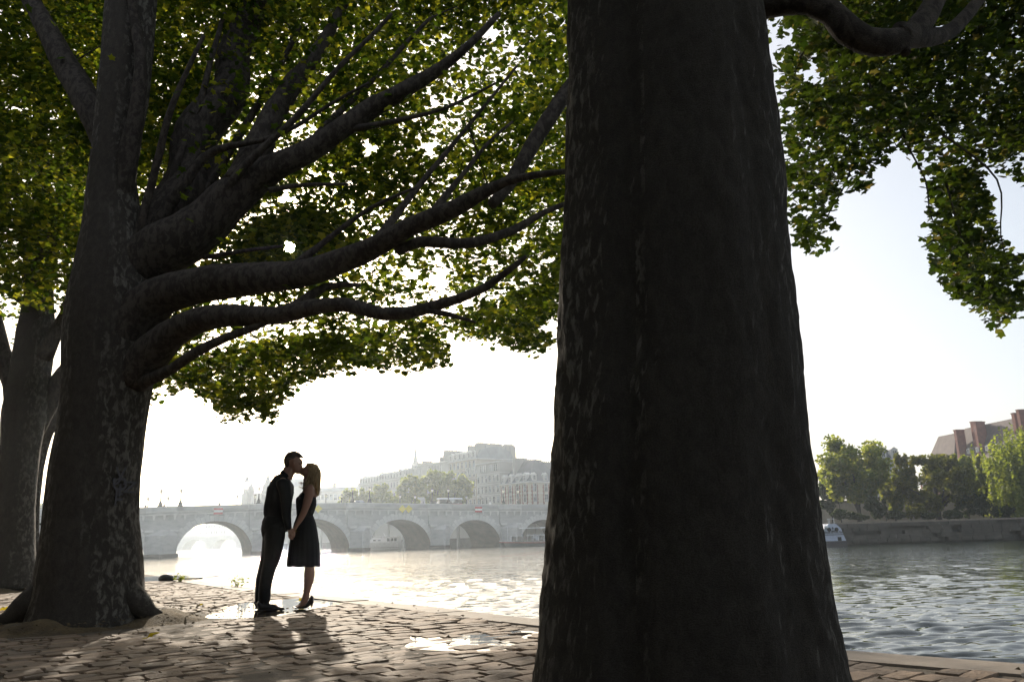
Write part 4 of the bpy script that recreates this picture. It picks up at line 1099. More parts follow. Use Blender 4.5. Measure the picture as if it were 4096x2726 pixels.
# low glazed tour boat before the bridge
p0 = PT(500.5, 545, 186)[:2]; ang = -.02 + BT * .25
tb = root('tour_boat', (*p0, WATER_Z), 'low glass sided tour boat with red waterline left of the thick trunk', 'boat')
pe = L2(p0, ang, 22, 0); hull(None, 21.5, 4.4, WATER_Z - .1, -.55, MT['dark_hull'], tb, pe, ang + pi)
hull(None, 21.6, 4.5, -.548, -.36, MT['red'], tb, pe, ang + pi, 'rubbing_strake')
hull(None, 21.6, 4.44, -.358, -.05, MT['white'], tb, pe, ang + pi, 'deck')
for k in range(9):
    s = 2.4 + k * 1.25
    MB().box((*L2(p0, ang, s + .62, -1.9), .55), (1.12, .05, 1.1), ang).build('window', MT['glass'], tb)
    mb = MB(); mb.tube([(*L2(p0, ang, s - .15, -1.95), -.05), (*L2(p0, ang, s, -1.9), 1.0), (*L2(p0, ang, s + .1, -1.6), 1.25), (*L2(p0, ang, s + .1, 1.6), 1.25), (*L2(p0, ang, s, 1.9), 1.0), (*L2(p0, ang, s, 1.95), -.05)], [.05] * 6, 5)
    mb.build('arch_frame', MT['white'], tb)
MB().prism([L2(p0, ang, s, t) for s, t in ((6.5, -1.7), (19, -1.7), (19, 1.7), (6.5, 1.7))], 1.26, 1.36).build('roof', MT['white'], tb)
MB().box((*L2(p0, ang, 14.6, -1.92), .55), (1.7, .08, 1.15), ang).build('sign_panel', MT['white'], tb)
MB().box((*L2(p0, ang, 17.3, -1.92), .55), (3.2, .06, 1.15), ang).build('cabin_side', MT['blue_hull'], tb)
for k in range(9):
    q = L2(p0, ang, 5 + k * 1.5, random.uniform(-1, 1)); MB().box((*q, 1.46), (.5, .4, .2), ang).build('roof_vent', MT['zinc'], tb)
# emblem on the side panel: small dark ring over a foot
mb = MB(); cpx = L2(p0, ang, 14.6, -1.98)
for k in range(10):
    a0, a1 = 2 * pi * k / 10, 2 * pi * (k + 1) / 10
    mb.add([(cpx[0] + cos(a) * r * cos(ang), cpx[1] + cos(a) * r * sin(ang) - .0, .65 + sin(a) * r) for a, r in ((a0, .2), (a0, .32), (a1, .32), (a1, .2))], [(0, 1, 2, 3)])
for s in (-.14, .14): mb.box((cpx[0] + s, cpx[1], .22), (.1, .02, .3), ang)
mb.build('emblem', MT['dark_hull'], tb)
mb = MB(); mb.tube([(*L2(p0, ang, 1.7, 0), -.1), (*L2(p0, ang, 1.7, 0), 3.3)], [.05, .03], 6); mb.build('flag_pole', MT['white'], tb)
# awning over the landing stage
q = PT(541, 527, 190)
aw = root('landing_awning', (q[0], q[1], WATER_Z), 'thin pale canopy over the landing stage behind the tour boat', 'canopy')
MB().box((q[0] + 3.5, q[1], q[2]), (17, 4, .16), ang).build('canopy', MT['white'], aw)
for s in (-3.5, 1, 5.5, 10): MB().lathe((q[0] + s, q[1], WATER_Z), [(.08, 0), (.08, q[2] - WATER_Z)], 6).build('post', MT['iron'], aw)
# moored river boat with its stern to us, on the right
ys = 91.0
def xs(u): return PT(u, 535, ys)[0]
def zs(v, u=838): return PT(u, v, ys)[2]
vb = root('river_cruiser', (xs(834), ys, WATER_Z), 'white boat stern with two oval windows and name, moored right of the thick trunk', 'boat')
xa, xb_ = xs(822), xs(846.0); cxs = (xa + xb_) / 2
def slab(pts, y0, y1, mat, name, par=None):
    n_ = len(pts); V = [(x, y0, z) for x, z in pts] + [(x, y1, z) for x, z in pts]
    return MB().add(V, [tuple(range(n_)), tuple(reversed(range(n_, 2 * n_)))] + [(i, n_ + i, n_ + (i + 1) % n_, (i + 1) % n_) for i in range(n_)]).build(name, mat, par or vb)
zw, zd, zc_, zt_ = zs(545.5), zs(540.2), zs(527.5), zs(523.0)
slab([(xa - .1, WATER_Z - .2), (xb_ + .05, WATER_Z - .2), (xb_ + .05, zd), (xa - .1, zd)], ys, ys + 16, MT['dark_hull'], 'hull')
slab([(xa, zd + .002), (xb_ - .02, zd + .002), (xb_ - .45, zc_), (xb_ - .95, zt_), (xa + .9, zt_), (xa + .35, zc_)], ys + .06, ys + 15, MT['blue_hull'], 'superstructure')
slab([(xa + .2, zs(533.6)), (xb_ - .2, zs(533.6)), (xb_ - .2, zs(534.1)), (xa + .2, zs(534.1))], ys + .0, ys + .1, MT['iron'], 'stern_line')
slab([(cxs + .4, zs(540)), (cxs + .8, zs(540)), (cxs + .8, zs(536.3)), (cxs + .4, zs(536.3))], ys, ys + .1, MT['iron'], 'stern_door')
for ux in (829.5, 837.0):
    x = xs(ux + .5); mb = MB(); N = 14
    mb.tube([np.array([x, ys + .0, zs(528.6)]), np.array([x, ys + .12, zs(528.6)])], [.22, .22], 14); mb.build('oval_window', MT['iron'], vb)
# painted anchor between the windows
mb = MB(); xm = xs(833.7); zm = zs(528.4)
mb.box((xm, ys + .02, zm), (.05, .06, .5)); mb.box((xm, ys + .02, zm + .12), (.24, .06, .05)); 
mb.tube([np.array([xm - .2, ys + .03, zm - .12]), np.array([xm, ys + .03, zm - .27]), np.array([xm + .2, ys + .03, zm - .12])], [.03] * 3, 5); mb.build('anchor_emblem', MT['iron'], vb)
fc = bpy.data.curves.new('name_lettering', 'FONT'); fc.body = 'Vedettes du Pont Neuf'; fc.size = .42; fc.align_x = 'CENTER'; fc.extrude = .01; fc.shear = .2
to = bpy.data.objects.new('name_lettering', fc); COL.objects.link(to); to.parent = vb
to.location = (cxs - .1 - vb.location[0], -.02, zs(532.4) - WATER_Z); to.rotation_euler = (pi / 2, 0, 0); to.scale = (.62, 1, 1)
fc.materials.append(MT['iron'])
dg = bpy.context.evaluated_depsgraph_get(); me = bpy.data.meshes.new_from_object(to.evaluated_get(dg))
t2 = bpy.data.objects.new('name_lettering', me); COL.objects.link(t2); t2.parent = vb; t2.location = to.location; t2.rotation_euler = to.rotation_euler; t2.scale = to.scale; bpy.data.objects.remove(to)
mb = MB(); mb.tube([(xs(824.6), ys + 3, zt_), (xs(823.4), ys + 3, zs(510))], [.12, .09], 8); mb.build('mast', MT['blue_hull'], vb)
mb = MB(); 
for x in (xa + 1.0, cxs - .2, cxs + .3): mb.tube([(x, ys + .3, zt_), (x, ys + .3, zt_ + .55)], [.025, .025], 5)
mb.tube([(xa + .9, ys + .3, zt_ + .55), (cxs + .35, ys + .3, zt_ + .55)], [.025, .025], 5); mb.build('rail', MT['white'], vb)
mb = MB(); mb.lathe((xa + .55, ys - .05, zs(526)), [(.05, -.2), (.24, -.1), (.24, .1), (.05, .2)], 10); mb.build('fender', MT['white'], vb)
# moored barge with a railing, glimpsed between the two left trunks
pB = PT(41, 555, 27.5)
bgx = root('moored_barge', (pB[0], pB[1], WATER_Z), 'dark moored barge with slatted railing glimpsed between the left trunks', 'barge')
def zb3(v): return PT(41, v, 27.5)[2]
MB().box((pB[0] - 1.2, pB[1] + 1, (WATER_Z + zb3(556)) / 2), (3.4, 2.6, zb3(556) - WATER_Z)).build('hull', MT['dark_hull'], bgx)
MB().box((pB[0] - 1.2, pB[1] + 1, zb3(555)), (3.44, 2.64, .08)).build('deck_edge', MT['white'], bgx)
for k in range(9):
    MB().box((pB[0] - 2.6 + k * .36, pB[1], (zb3(549) + zb3(536)) / 2), (.16, .05, zb3(536) - zb3(549))).build('slat', MT['iron'], bgx)
mb = MB()
for v in (536, 543, 549, 523.5): mb.box((pB[0] - 1.1, pB[1] - .06, zb3(v)), (3.3, .06, .07))
for x in (-2.7, .4): mb.box((pB[0] + x, pB[1] - .06, (zb3(523.5) + zb3(556)) / 2), (.07, .07, zb3(523.5) - zb3(556)))
mb.build('rail', MT['iron'], bgx)
# small things on the quay
p = GR(166, 580); mr_ = root('mooring_block', p, 'black mooring lump with a flat bar on the far quay edge', 'mooring')
MB().lathe(p, [(.16, 0), (.17, .06), (.13, .12), (.05, .15)], 10).build('lump', MT['iron'], mr_, True); MB().box((p[0] + .45, p[1], .03), (.75, .06, .035)).build('bar', MT['iron'], mr_)
# lamp posts of the park
for u, y, lab in ((864, 118, 'double lantern post under the large right tree'), (886.5, 117, 'double lantern post between the two dark park trees'), (1013, 112, 'double lantern post beside the willow')):
    p = PT(u if u != 864 else 841.5, 520, y); p[2] = 1.26
    r = root('park_lamp', p, lab, 'lamp post', 'double lantern posts in the park')
    MB().lathe(p, [(.14, 0), (.06, .6), (.045, 3.9)], 6).build('pole', MT['iron'], r)
    mb = MB(); mb.tube([p + (-.6, 0, 3.5), p + (0, 0, 3.9), p + (.6, 0, 3.5)], [.03] * 3, 5); mb.build('arm', MT['iron'], r)
    for s in (-.62, .62): MB().lathe(p + np.array([s, 0, 3.35]), [(.1, -.1), (.2, .3), (.22, .34), (.05, .55)], 8).build('lantern', MT['dark_hull'], r)
# ------------------------------------------------------------ leaves
def poly_mesh(name, V, F, material, parent=None, tri=True):
    """V (n,3) array, F (m,k) array of equal-size faces, quick path"""
    me = bpy.data.meshes.new(name)
    k = F.shape[1]
    if parent is not None:
        q = parent; off = np.zeros(3)
        while q is not None: off += np.array(q.location); q = q.parent
        V = V - off
    me.vertices.add(len(V)); me.vertices.foreach_set('co', V.astype(np.float32).ravel())
    me.loops.add(F.size); me.loops.foreach_set('vertex_index', F.astype(np.int32).ravel())
    me.polygons.add(len(F)); me.polygons.foreach_set('loop_start', np.arange(0, F.size, k, dtype=np.int32))
    me.materials.append(material); me.update(calc_edges=True)
    o = bpy.data.objects.new(name, me); COL.objects.link(o)
    if parent is not None: o.parent = parent
    return o
def leaf_template(detail=2):
    if detail == 2:   # five-lobed plane leaf
        half = [(.05, .02), (.30, -.08), (.52, .12), (.40, .28), (.66, .58), (.33, .60), (.16, .78)]
        out = [(0, -.02)] + half + [(0, 1.05)] + [(-x, y) for x, y in reversed(half)]
    elif detail == 1:
        half = [(.42, -.02), (.34, .28), (.58, .58), (.2, .66)]
        out = [(0, 0)] + half + [(0, 1.02)] + [(-x, y) for x, y in reversed(half)]
    else:
        out = [(0, 0), (.36, .02), (.5, .52), (.0, 1.0), (-.52, .48), (-.34, .0)]
    V = [(0, .42, .05)] + [(x, y - .0, -.16 * abs(x) - .06 * max(0, y - .6)) for x, y in out]
    n = len(out); F = [(0, 1 + i, 1 + (i + 1) % n) for i in range(n)]
    V = np.array(V); V[:, 1] -= .42
    return V, np.array(F)
TEMPL = [leaf_template(0), leaf_template(1), leaf_template(2)]
def frames(n, droop=.5, up=.8):
    """random leaf frames: blades mostly lying flat or hanging, tips outwards and down"""
    nz = rng.normal(size=(n, 3)); nz /= np.linalg.norm(nz, axis=1)[:, None]
    nz[:, 2] = np.abs(nz[:, 2]) + up; nz /= np.linalg.norm(nz, axis=1)[:, None]
    t = rng.normal(size=(n, 3)); t[:, 2] -= droop
    t -= nz * (t * nz).sum(1)[:, None]; t /= np.linalg.norm(t, axis=1)[:, None]
    b = np.cross(t, nz)
    return b, t, nz
def leaves(name, P, size, detail, material, parent, droop=.5, up=.8, kind='stuff'):
    Vt, Ft = TEMPL[detail]; n = len(P)
    b, t, nz = frames(n, droop, up)
    s = size * rng.uniform(.65, 1.25, n)
    V = P[:, None, :] + s[:, None, None] * (Vt[None, :, 0:1] * b[:, None, :] + Vt[None, :, 1:2] * t[:, None, :] + Vt[None, :, 2:3] * nz[:, None, :])
    F = Ft[None] + (np.arange(n) * len(Vt))[:, None, None]
    o = poly_mesh(name, V.reshape(-1, 3), F.reshape(-1, 3), material, parent)
    if kind: o['kind'] = kind
    return o
def in_poly(u, v, poly):
    poly = np.asarray(poly, float); r = np.zeros(len(u), bool); j = len(poly) - 1
    for i in range(len(poly)):
        xi, yi = poly[i]; xj, yj = poly[j]
        c = ((yi > v) != (yj > v)) & (u < (xj - xi) * (v - yi) / (yj - yi + 1e-12) + xi)
        r ^= c; j = i
    return r
def PTs(u, v, y):
    d = Fv[None] + ((u - 512) / FOC)[:, None] * Rv[None] + ((340.5 - v) / FOC)[:, None] * Uv[None]
    return CAM[None] + d * (y / d[:, 1])[:, None]
def projs(P):
    q = P - CAM; w = q @ Fv; return 512 + FOC * (q @ Rv) / w, 340.5 - FOC * (q @ Uv) / w, w
def limb(name, pts, parent, mat, n=12, step=.15, fl=0.03, seed=0):
    """pts: (u2356, v2356, half width in plate px, depth y)"""
    P, Rd = [], []
    for (a, b, r, y) in pts:
        p = PT(a * K, b * K, y); w = (p - CAM) @ Fv; P.append(p); Rd.append(r * K * w / FOC)
    P, Rd = resample(P, Rd, step)
    rs = np.random.default_rng(seed + int(pts[0][0])); ph = rs.uniform(0, 6, 6)
    if name == 'branch' and len(P) > 8:
        q_ = np.linspace(0, 1, len(P)); L_ = len(P) * step
        for k_ in range(3): P = P + (np.sin(q_ * L_ * rs.uniform(1.5, 5) + rs.uniform(0, 6)) * Rd * .13)[:, None] * rs.normal(size=3)
    jn = rs.normal(size=(len(P), 3)) * Rd[:, None] * (.0 if name == 'trunk' else .02)
    P = P + jn
    kn = [(rs.uniform(.1, .9), rs.uniform(0, 6.28), rs.uniform(.05, .14)) for _ in range(5)] if name == 'branch' else []
    def rf(t, a):
        e = sum(h * math.exp(-((t - kt) / .018) ** 2 - ((((a - ka + pi) % (2 * pi)) - pi) / .7) ** 2) for kt, ka, h in kn)
        return e + 1 + fl * sin(3 * a + ph[0] + 3 * t) + fl * .8 * sin(5 * a + ph[1] - 4 * t) + .018 * sin(11 * a + 40 * t + ph[2]) + .02 * sin(27 * t + ph[3])
    v, f = tube_geo(P, Rd, n, rf)
    o = mesh_obj(name, v, f, mat, parent, smooth=True)
    return o, P, Rd

# ---- the big left plane tree
tA = root('plane_tree', TREE_A, 'massive leaning plane tree with spreading limbs left of the kissing couple', 'tree')
yA = 8.55
rowsA = [(1470, 55, 338), (1440, 62, 332), (1410, 73, 325), (1360, 84, 321), (1300, 92, 318), (1200, 108, 306), (1100, 122, 311), (1000, 138, 322), (920, 146, 335), (860, 149, 346), (800, 152, 352), (740, 158, 356), (680, 166, 352), (620, 178, 345), (560, 190, 338), (480, 200, 318), (400, 208, 310), (300, 222, 322), (200, 232, 340), (100, 240, 350), (0, 250, 356), (-120, 270, 370), (-260, 300, 384)]
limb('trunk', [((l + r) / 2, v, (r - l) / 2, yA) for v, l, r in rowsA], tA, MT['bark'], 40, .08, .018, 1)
# surface roots
for (a, y0) in (((335, 1425, 26), 8.5), ((60, 1440, 24), 8.4)):
    p = PT(a[0] * K, a[1] * K, y0); c = np.array(TREE_A); d = (p - c); d[2] = 0; d /= np.linalg.norm(d)
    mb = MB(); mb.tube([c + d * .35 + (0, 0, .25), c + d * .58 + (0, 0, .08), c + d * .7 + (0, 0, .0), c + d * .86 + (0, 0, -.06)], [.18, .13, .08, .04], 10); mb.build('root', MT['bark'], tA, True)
BR_A = [
 [(318, 880, 22, 8.5), (350, 868, 14, 8.3), (400, 846, 12, 8.1), (450, 812, 12, 7.9), (520, 777, 10, 7.8), (575, 755, 9, 7.7), (640, 728, 5, 7.6)],
 [(300, 870, 52, 8.5), (340, 815, 46, 8.4), (390, 765, 36, 8.2), (450, 738, 30, 8.0), (540, 728, 25, 7.8), (640, 724, 21, 7.6), (720, 706, 18, 7.4), (790, 700, 17, 7.3), (840, 712, 16, 7.2), (880, 721, 15, 7.1), (940, 718, 15, 7.0), (1000, 702, 13, 6.9), (1060, 685, 11, 6.8), (1120, 660, 10, 6.7), (1160, 630, 8, 6.6), (1210, 590, 5, 6.5)],
 [(620, 735, 14, 7.7), (690, 700, 14, 7.8), (750, 658, 9, 7.9), (830, 655, 4, 8.0)],
 [(980, 712, 8, 6.9), (1040, 724, 6, 6.9), (1095, 741, 3, 6.9)],
 [(270, 800, 70, 8.5), (320, 730, 60, 8.5), (380, 672, 46, 8.4), (470, 652, 42, 8.2), (560, 644, 38, 8.0), (640, 640, 34, 7.9), (720, 625, 31, 7.7), (800, 595, 28, 7.6), (870, 562, 25, 7.4), (940, 522, 23, 7.3), (1000, 496, 22, 7.2), (1060, 470, 19, 7.1), (1110, 442, 16, 7.0), (1165, 416, 11, 6.9), (1220, 403, 9, 6.8), (1310, 393, 6, 6.7)],
 [(910, 575, 12, 7.4), (960, 556, 13, 7.5), (1040, 560, 13, 7.6), (1100, 555, 12, 7.7), (1180, 530, 10, 7.8), (1250, 490, 7, 7.9), (1310, 465, 5, 8.0)],
 [(250, 740, 80, 8.6), (310, 650, 72, 8.6), (390, 570, 60, 8.5), (460, 505, 54, 8.5), (530, 440, 48, 8.4), (590, 400, 38, 8.4), (650, 373, 30, 8.3), (720, 345, 27, 8.3), (790, 300, 24, 8.2), (860, 250, 22, 8.2), (930, 205, 19, 8.1), (1000, 160, 14, 8.1), (1080, 100, 9, 8.0), (1150, 30, 6, 8.0)],
 [(540, 430, 42, 8.4), (590, 350, 34, 8.6), (630, 270, 27, 8.7), (680, 190, 22, 8.8), (740, 100, 15, 8.9), (790, 10, 10, 9.0), (820, -70, 6, 9)],
 [(300, 600, 24, 8.6), (345, 545, 19, 8.5), (385, 480, 15, 8.5), (430, 420, 12, 8.4), (470, 362, 10, 8.4), (530, 335, 8, 8.3), (600, 322, 6, 8.3), (680, 290, 5, 8.2), (760, 240, 4, 8.2), (850, 190, 3, 8.1)],
 [(268, 480, 34, 8.75), (252, 360, 38, 8.75), (218, 255, 34, 8.8), (180, 180, 30, 9.0), (135, 115, 27, 9.1), (95, 50, 22, 9.2), (60, -10, 18, 9.3), (20, -90, 12, 9.4)],
 [(262, 560, 24, 8.6), (285, 420, 26, 8.45), (312, 270, 18, 8.35), (322, 150, 14, 8.3), (312, 60, 11, 8.3), (300, -30, 9, 8.2)],
 [(280, 700, 20, 8.55), (318, 560, 12, 8.4), (345, 430, 9, 8.3), (380, 290, 8, 8.1), (425, 180, 6, 8.0), (470, 80, 4, 7.9)],
 [(330, 620, 60, 8.6), (400, 470, 56, 8.9), (460, 330, 50, 9.1), (520, 200, 42, 9.3), (560, 80, 32, 9.5), (590, -40, 22, 9.6)],
 [(470, 590, 6, 8.5), (530, 580, 5, 8.3), (600, 572, 4, 8.1), (650, 566, 3, 8.0)],
 [(620, 437, 7, 8.3), (700, 425, 5, 8.2), (800, 423, 3, 8.1)],
 [(330, 680, 22, 8.7), (400, 540, 14, 8.8), (500, 390, 10, 9.0), (600, 230, 8, 9.1), (690, 60, 5, 9.2)],
 [(300, 620, 20, 8.7), (355, 500, 13, 8.7), (410, 370, 9, 8.8), (470, 200, 7, 8.9), (515, 30, 5, 9)],
 [(420, 560, 16, 8.5), (540, 410, 10, 8.2), (640, 310, 8, 8.1), (760, 180, 6, 8.0), (900, 30, 4, 8.0)],
 [(690, 365, 14, 8.3), (770, 270, 8, 8.5), (870, 170, 6, 8.6), (990, 40, 4, 8.7)],
 [(860, 565, 14, 7.4), (930, 470, 8, 7.8), (1010, 370, 6, 8.0), (1110, 250, 4, 8.1), (1190, 150, 3, 8.2)],
 [(990, 500, 12, 7.2), (1050, 420, 6, 7.4), (1120, 330, 4, 7.5), (1180, 280, 3, 7.6)],
 [(640, 640, 14, 7.9), (740, 560, 7, 7.8), (850, 480, 5, 7.7), (960, 430, 3, 7.6)],
 [(790, 296, 10, 8.2), (900, 280, 6, 8.1), (1020, 250, 4, 8.0), (1140, 190, 3, 8)],
 [(1130, 470, 12, 7.6), (1180, 400, 16, 7.7), (1230, 320, 18, 7.8), (1290, 240, 18, 7.9), (1340, 170, 16, 8.0)],
]
limbsA = []
for i, b_ in enumerate(BR_A):
    o, P, Rd = limb('branch', b_, tA, MT['bark_limb'] if i not in (4, 6) else MT['bark_limb'], 14, .14, .03, i); limbsA.append((P, Rd))
# carved letters on the bark, standing in a column
for ch, u_, v_ in (('V', 483, 1893), ('S', 481, 1922), ('O', 480, 1938), ('I', 479, 1961), ('E', 475, 1977), ('F', 471, 1998), ('N', 523, 1946)):
    fc = bpy.data.curves.new('carved_letter', 'FONT'); fc.body = ch; fc.size = .19; fc.extrude = .004; fc.align_x = 'CENTER'; fc.align_y = 'CENTER'
    fc.materials.append(MT['dark_hull'])
    q = PT(u_ / 4, v_ / 4, yA - .26 if ch != 'N' else yA - .12); o_ = bpy.data.objects.new('carved_letter', fc); COL.objects.link(o_); o_.parent = tA
    dg = bpy.context.evaluated_depsgraph_get(); me = bpy.data.meshes.new_from_object(o_.evaluated_get(dg)); bpy.data.objects.remove(o_)
    o_ = bpy.data.objects.new('carved_letter', me); COL.objects.link(o_); o_.parent = tA
    o_.location = tuple(q - np.array(TREE_A)); o_.rotation_euler = (pi / 2, radians(-90 if ch in 'SN' else 0), radians(48))

# ---- second tree further along, and the slim one behind it
tL = root('plane_tree', TREE_L, 'second plane tree behind, forking low at the left picture edge', 'tree')
yL = 16.4
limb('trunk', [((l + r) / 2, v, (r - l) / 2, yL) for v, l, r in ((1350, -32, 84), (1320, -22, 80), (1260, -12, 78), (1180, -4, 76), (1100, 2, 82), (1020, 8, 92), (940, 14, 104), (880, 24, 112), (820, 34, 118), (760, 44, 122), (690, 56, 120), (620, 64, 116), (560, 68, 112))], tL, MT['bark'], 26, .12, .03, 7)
BR_L = [
 [(92, 620, 26, 16.4), (95, 520, 22, 16.3), (96, 400, 18, 16.2), (90, 260, 15, 16.1), (88, 120, 13, 16.0), (86, 0, 10, 16), (84, -100, 8, 16)],
 [(78, 640, 22, 16.4), (60, 530, 16, 16.6), (32, 400, 13, 16.7), (5, 270, 11, 16.8), (-30, 120, 8, 17)],
 [(104, 640, 20, 16.4), (122, 540, 15, 16.2), (142, 440, 11, 16.1), (160, 350, 8, 16), (130, 200, 9, 16), (110, 60, 6, 16)],
 [(72, 1000, 24, 16.9), (110, 925, 24, 16.7), (150, 860, 22, 16.5), (200, 805, 18, 16.3)],
 [(40, 930, 24, 16.5), (12, 830, 22, 16.6), (-10, 750, 18, 16.7), (-40, 660, 14, 16.8)],
 [(98, 820, 24, 16.3), (130, 760, 15, 16.2), (165, 690, 12, 16.1), (190, 600, 8, 16)],
 [(60, 700, 8, 16.4), (30, 680, 6, 16.3), (-10, 650, 6, 16.2)],
 [(75, 560, 8, 16.5), (20, 480, 5, 16.5), (-20, 380, 4, 16.5)],
]
for i, b_ in enumerate(BR_L): limb('branch', b_, tL, MT['bark_limb'], 10, .25, .03, i)
TREE_M = PT(80 * K, 583, 19.5)
tM = root('plane_tree', TREE_M, 'slim curving trunk just behind the second left tree', 'tree')
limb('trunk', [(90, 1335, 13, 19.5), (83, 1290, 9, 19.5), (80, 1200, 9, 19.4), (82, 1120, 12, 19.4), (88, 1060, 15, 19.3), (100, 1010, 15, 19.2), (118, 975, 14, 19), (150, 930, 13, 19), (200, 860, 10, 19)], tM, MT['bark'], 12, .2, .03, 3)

# ---- the thick middle tree, close by
TREE_B = np.array([PT(695, 640, 2.85)[0], 2.85, 0.0])
tB = root('plane_tree', TREE_B, 'thick dark ribbed trunk right of the centre, nearest to us', 'tree')
rowsB = [(2300, 1120, 2120), (2050, 1170, 2050), (1850, 1205, 2010), (1700, 1220, 1985), (1568, 1229, 1963), (1480, 1236, 1942), (1400, 1242, 1925), (1300, 1250, 1908), (1200, 1258, 1890), (1100, 1264, 1878), (1000, 1270, 1867), (900, 1277, 1858), (800, 1283, 1849), (700, 1286, 1840), (600, 1289, 1830), (500, 1294, 1821), (400, 1300, 1811), (300, 1304, 1799), (200, 1308, 1786), (100, 1311, 1770), (0, 1313, 1752), (-120, 1316, 1742), (-300, 1322, 1738), (-480, 1320, 1750), (-620, 1330, 1740)]
P, Rd = [], []
for v, l, r in rowsB:
    p = PT(((l + r) / 2 - 8) * K, v * K, 2.85); w_ = (p - CAM) @ Fv; P.append(p); Rd.append((r - l) / 2 * K * w_ / FOC * .955)
P, Rd = resample(P, Rd, .035)
nB = 120
def rfB(t, a):
    s = t * 90
    return (1 + .03 * math.exp(-((((a - 3.95 + pi) % (2 * pi)) - pi) / .16) ** 2) - .06 * math.exp(-((((a - 4.15 + pi) % (2 * pi)) - pi) / .12) ** 2)
            - .05 * math.exp(-((((a - 5.25 + pi) % (2 * pi)) - pi) / .18) ** 2) + .02 * sin(4 * a + 1) + .010 * sin(t * 11 + 2 * a) + .008 * sin(t * 23 + 3 * a + 1) + .006 * sin(t * 47 - 2 * a) + .0035 * sin(23 * a + s * .9) + .004 * sin(s * .55 + 9 * a) * sin(17 * a)
            + .0085 * math.tanh(3 * sin(s * 1.3 + 5 * sin(7 * a + s * .23)) * sin(14 * a + 3 * sin(s * .4))) + .0025 * rng.normal())
v, f = tube_geo(P, Rd, nB, rfB)
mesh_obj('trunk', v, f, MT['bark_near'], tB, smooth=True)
BR_B = [
 [(1690, 30, 60, 2.95), (1745, 8, 40, 2.9), (1800, 4, 30, 2.85), (1860, 8, 25, 2.8), (1905, 28, 28, 2.8), (1945, 65, 33, 2.78), (1985, 88, 31, 2.78), (2040, 92, 30, 2.8), (2090, 75, 28, 2.85), (2140, 20, 24, 2.95), (2180, -60, 20, 3.1)],
 [(2065, 92, 26, 2.82), (2110, 92, 22, 2.9), (2150, 88, 20, 3.0), (2190, 70, 17, 3.1), (2240, 20, 14, 3.2), (2290, -50, 10, 3.4)],
 [(2070, 60, 16, 2.86), (2078, 105, 14, 2.84), (2085, 122, 10, 2.82)],
 [(1400, -200, 60, 2.9), (1200, -420, 44, 3.3), (1000, -640, 34, 4.0), (800, -860, 24, 5)],
 [(1650, -200, 60, 2.9), (1900, -420, 44, 2.6), (2200, -640, 34, 2.2), (2500, -860, 24, 1.8)],
]
for i, b_ in enumerate(BR_B): limb('branch', b_, tB, MT['bark_limb'], 20, .05, .02, 30 + i)

# ---- crowns
def hole_mask(u, v, holes):
    m = np.ones(len(u), bool)
    for (a, b, r) in holes:
        fz = rng.uniform(.45, 1.25, len(u))
        m &= ((u - a * K) ** 2 + (v - b * K) ** 2) > (r * K * (1 + (.35 if r != 15 else .06) * np.sin(np.arctan2(v - b * K, u - a * K) * 3 + a)) * (fz if r != 15 else 1)) ** 2
    return m
SUNH = [(666, 567, 15)]
def crown(n_cl, per, poly, y0, y1, holes, rad=(.22, .5), top_bias=None, thin=None, front=False):
    poly = [(a * K, b * K) for a, b in poly]
    us = [p[0] for p in poly]; vs2 = [p[1] for p in poly]
    C_ = []
    while sum(len(c) for c in C_) < n_cl:
        u = rng.uniform(min(us), max(us), n_cl * 2); v = rng.uniform(min(vs2), max(vs2), n_cl * 2)
        m = in_poly(u, v, poly)
        u, v = u[m], v[m]; y = rng.uniform(y0, y1, len(u))
        P = PTs(u, v, y)
        if thin is not None:
            # airy gaps between the clumps of leaves, a property of the place in the crown
            g = np.sin(P[:, 0] * 1.9 + 1.3 * np.sin(P[:, 2] * 1.7)) + np.sin(P[:, 2] * 2.3 + P[:, 1] * .8) + np.sin(P[:, 1] * 1.3 + P[:, 0])
            P = P[(g > thin)]
        P = P[P[:, 2] > 1.7]
        C_.append(P)
    C_ = np.concatenate(C_)[:n_cl]
    r = rng.uniform(rad[0], rad[1], n_cl)
    L = C_[:, None, :] + rng.normal(size=(n_cl, per, 3)) * r[:, None, None] * np.array([1, 1, .6])
    L = L.reshape(-1, 3)
    u, v, w = projs(L)
    jr = np.repeat(rng.normal(size=(n_cl, 2)) * 3.0, per, 0)
    m = in_poly(u + jr[:, 0], v + jr[:, 1], poly) & hole_mask(u, v, holes) & (w > 1.2)
    if front:   # the limbs reach out on our side of the leaves; only a few sprays hang before them
        lim = np.clip(9.0 - (u - 150) * .0042, 7.2, 9.3)
        m &= (L[:, 1] > lim) | (rng.random(len(L)) < .03)
    return L[m], C_
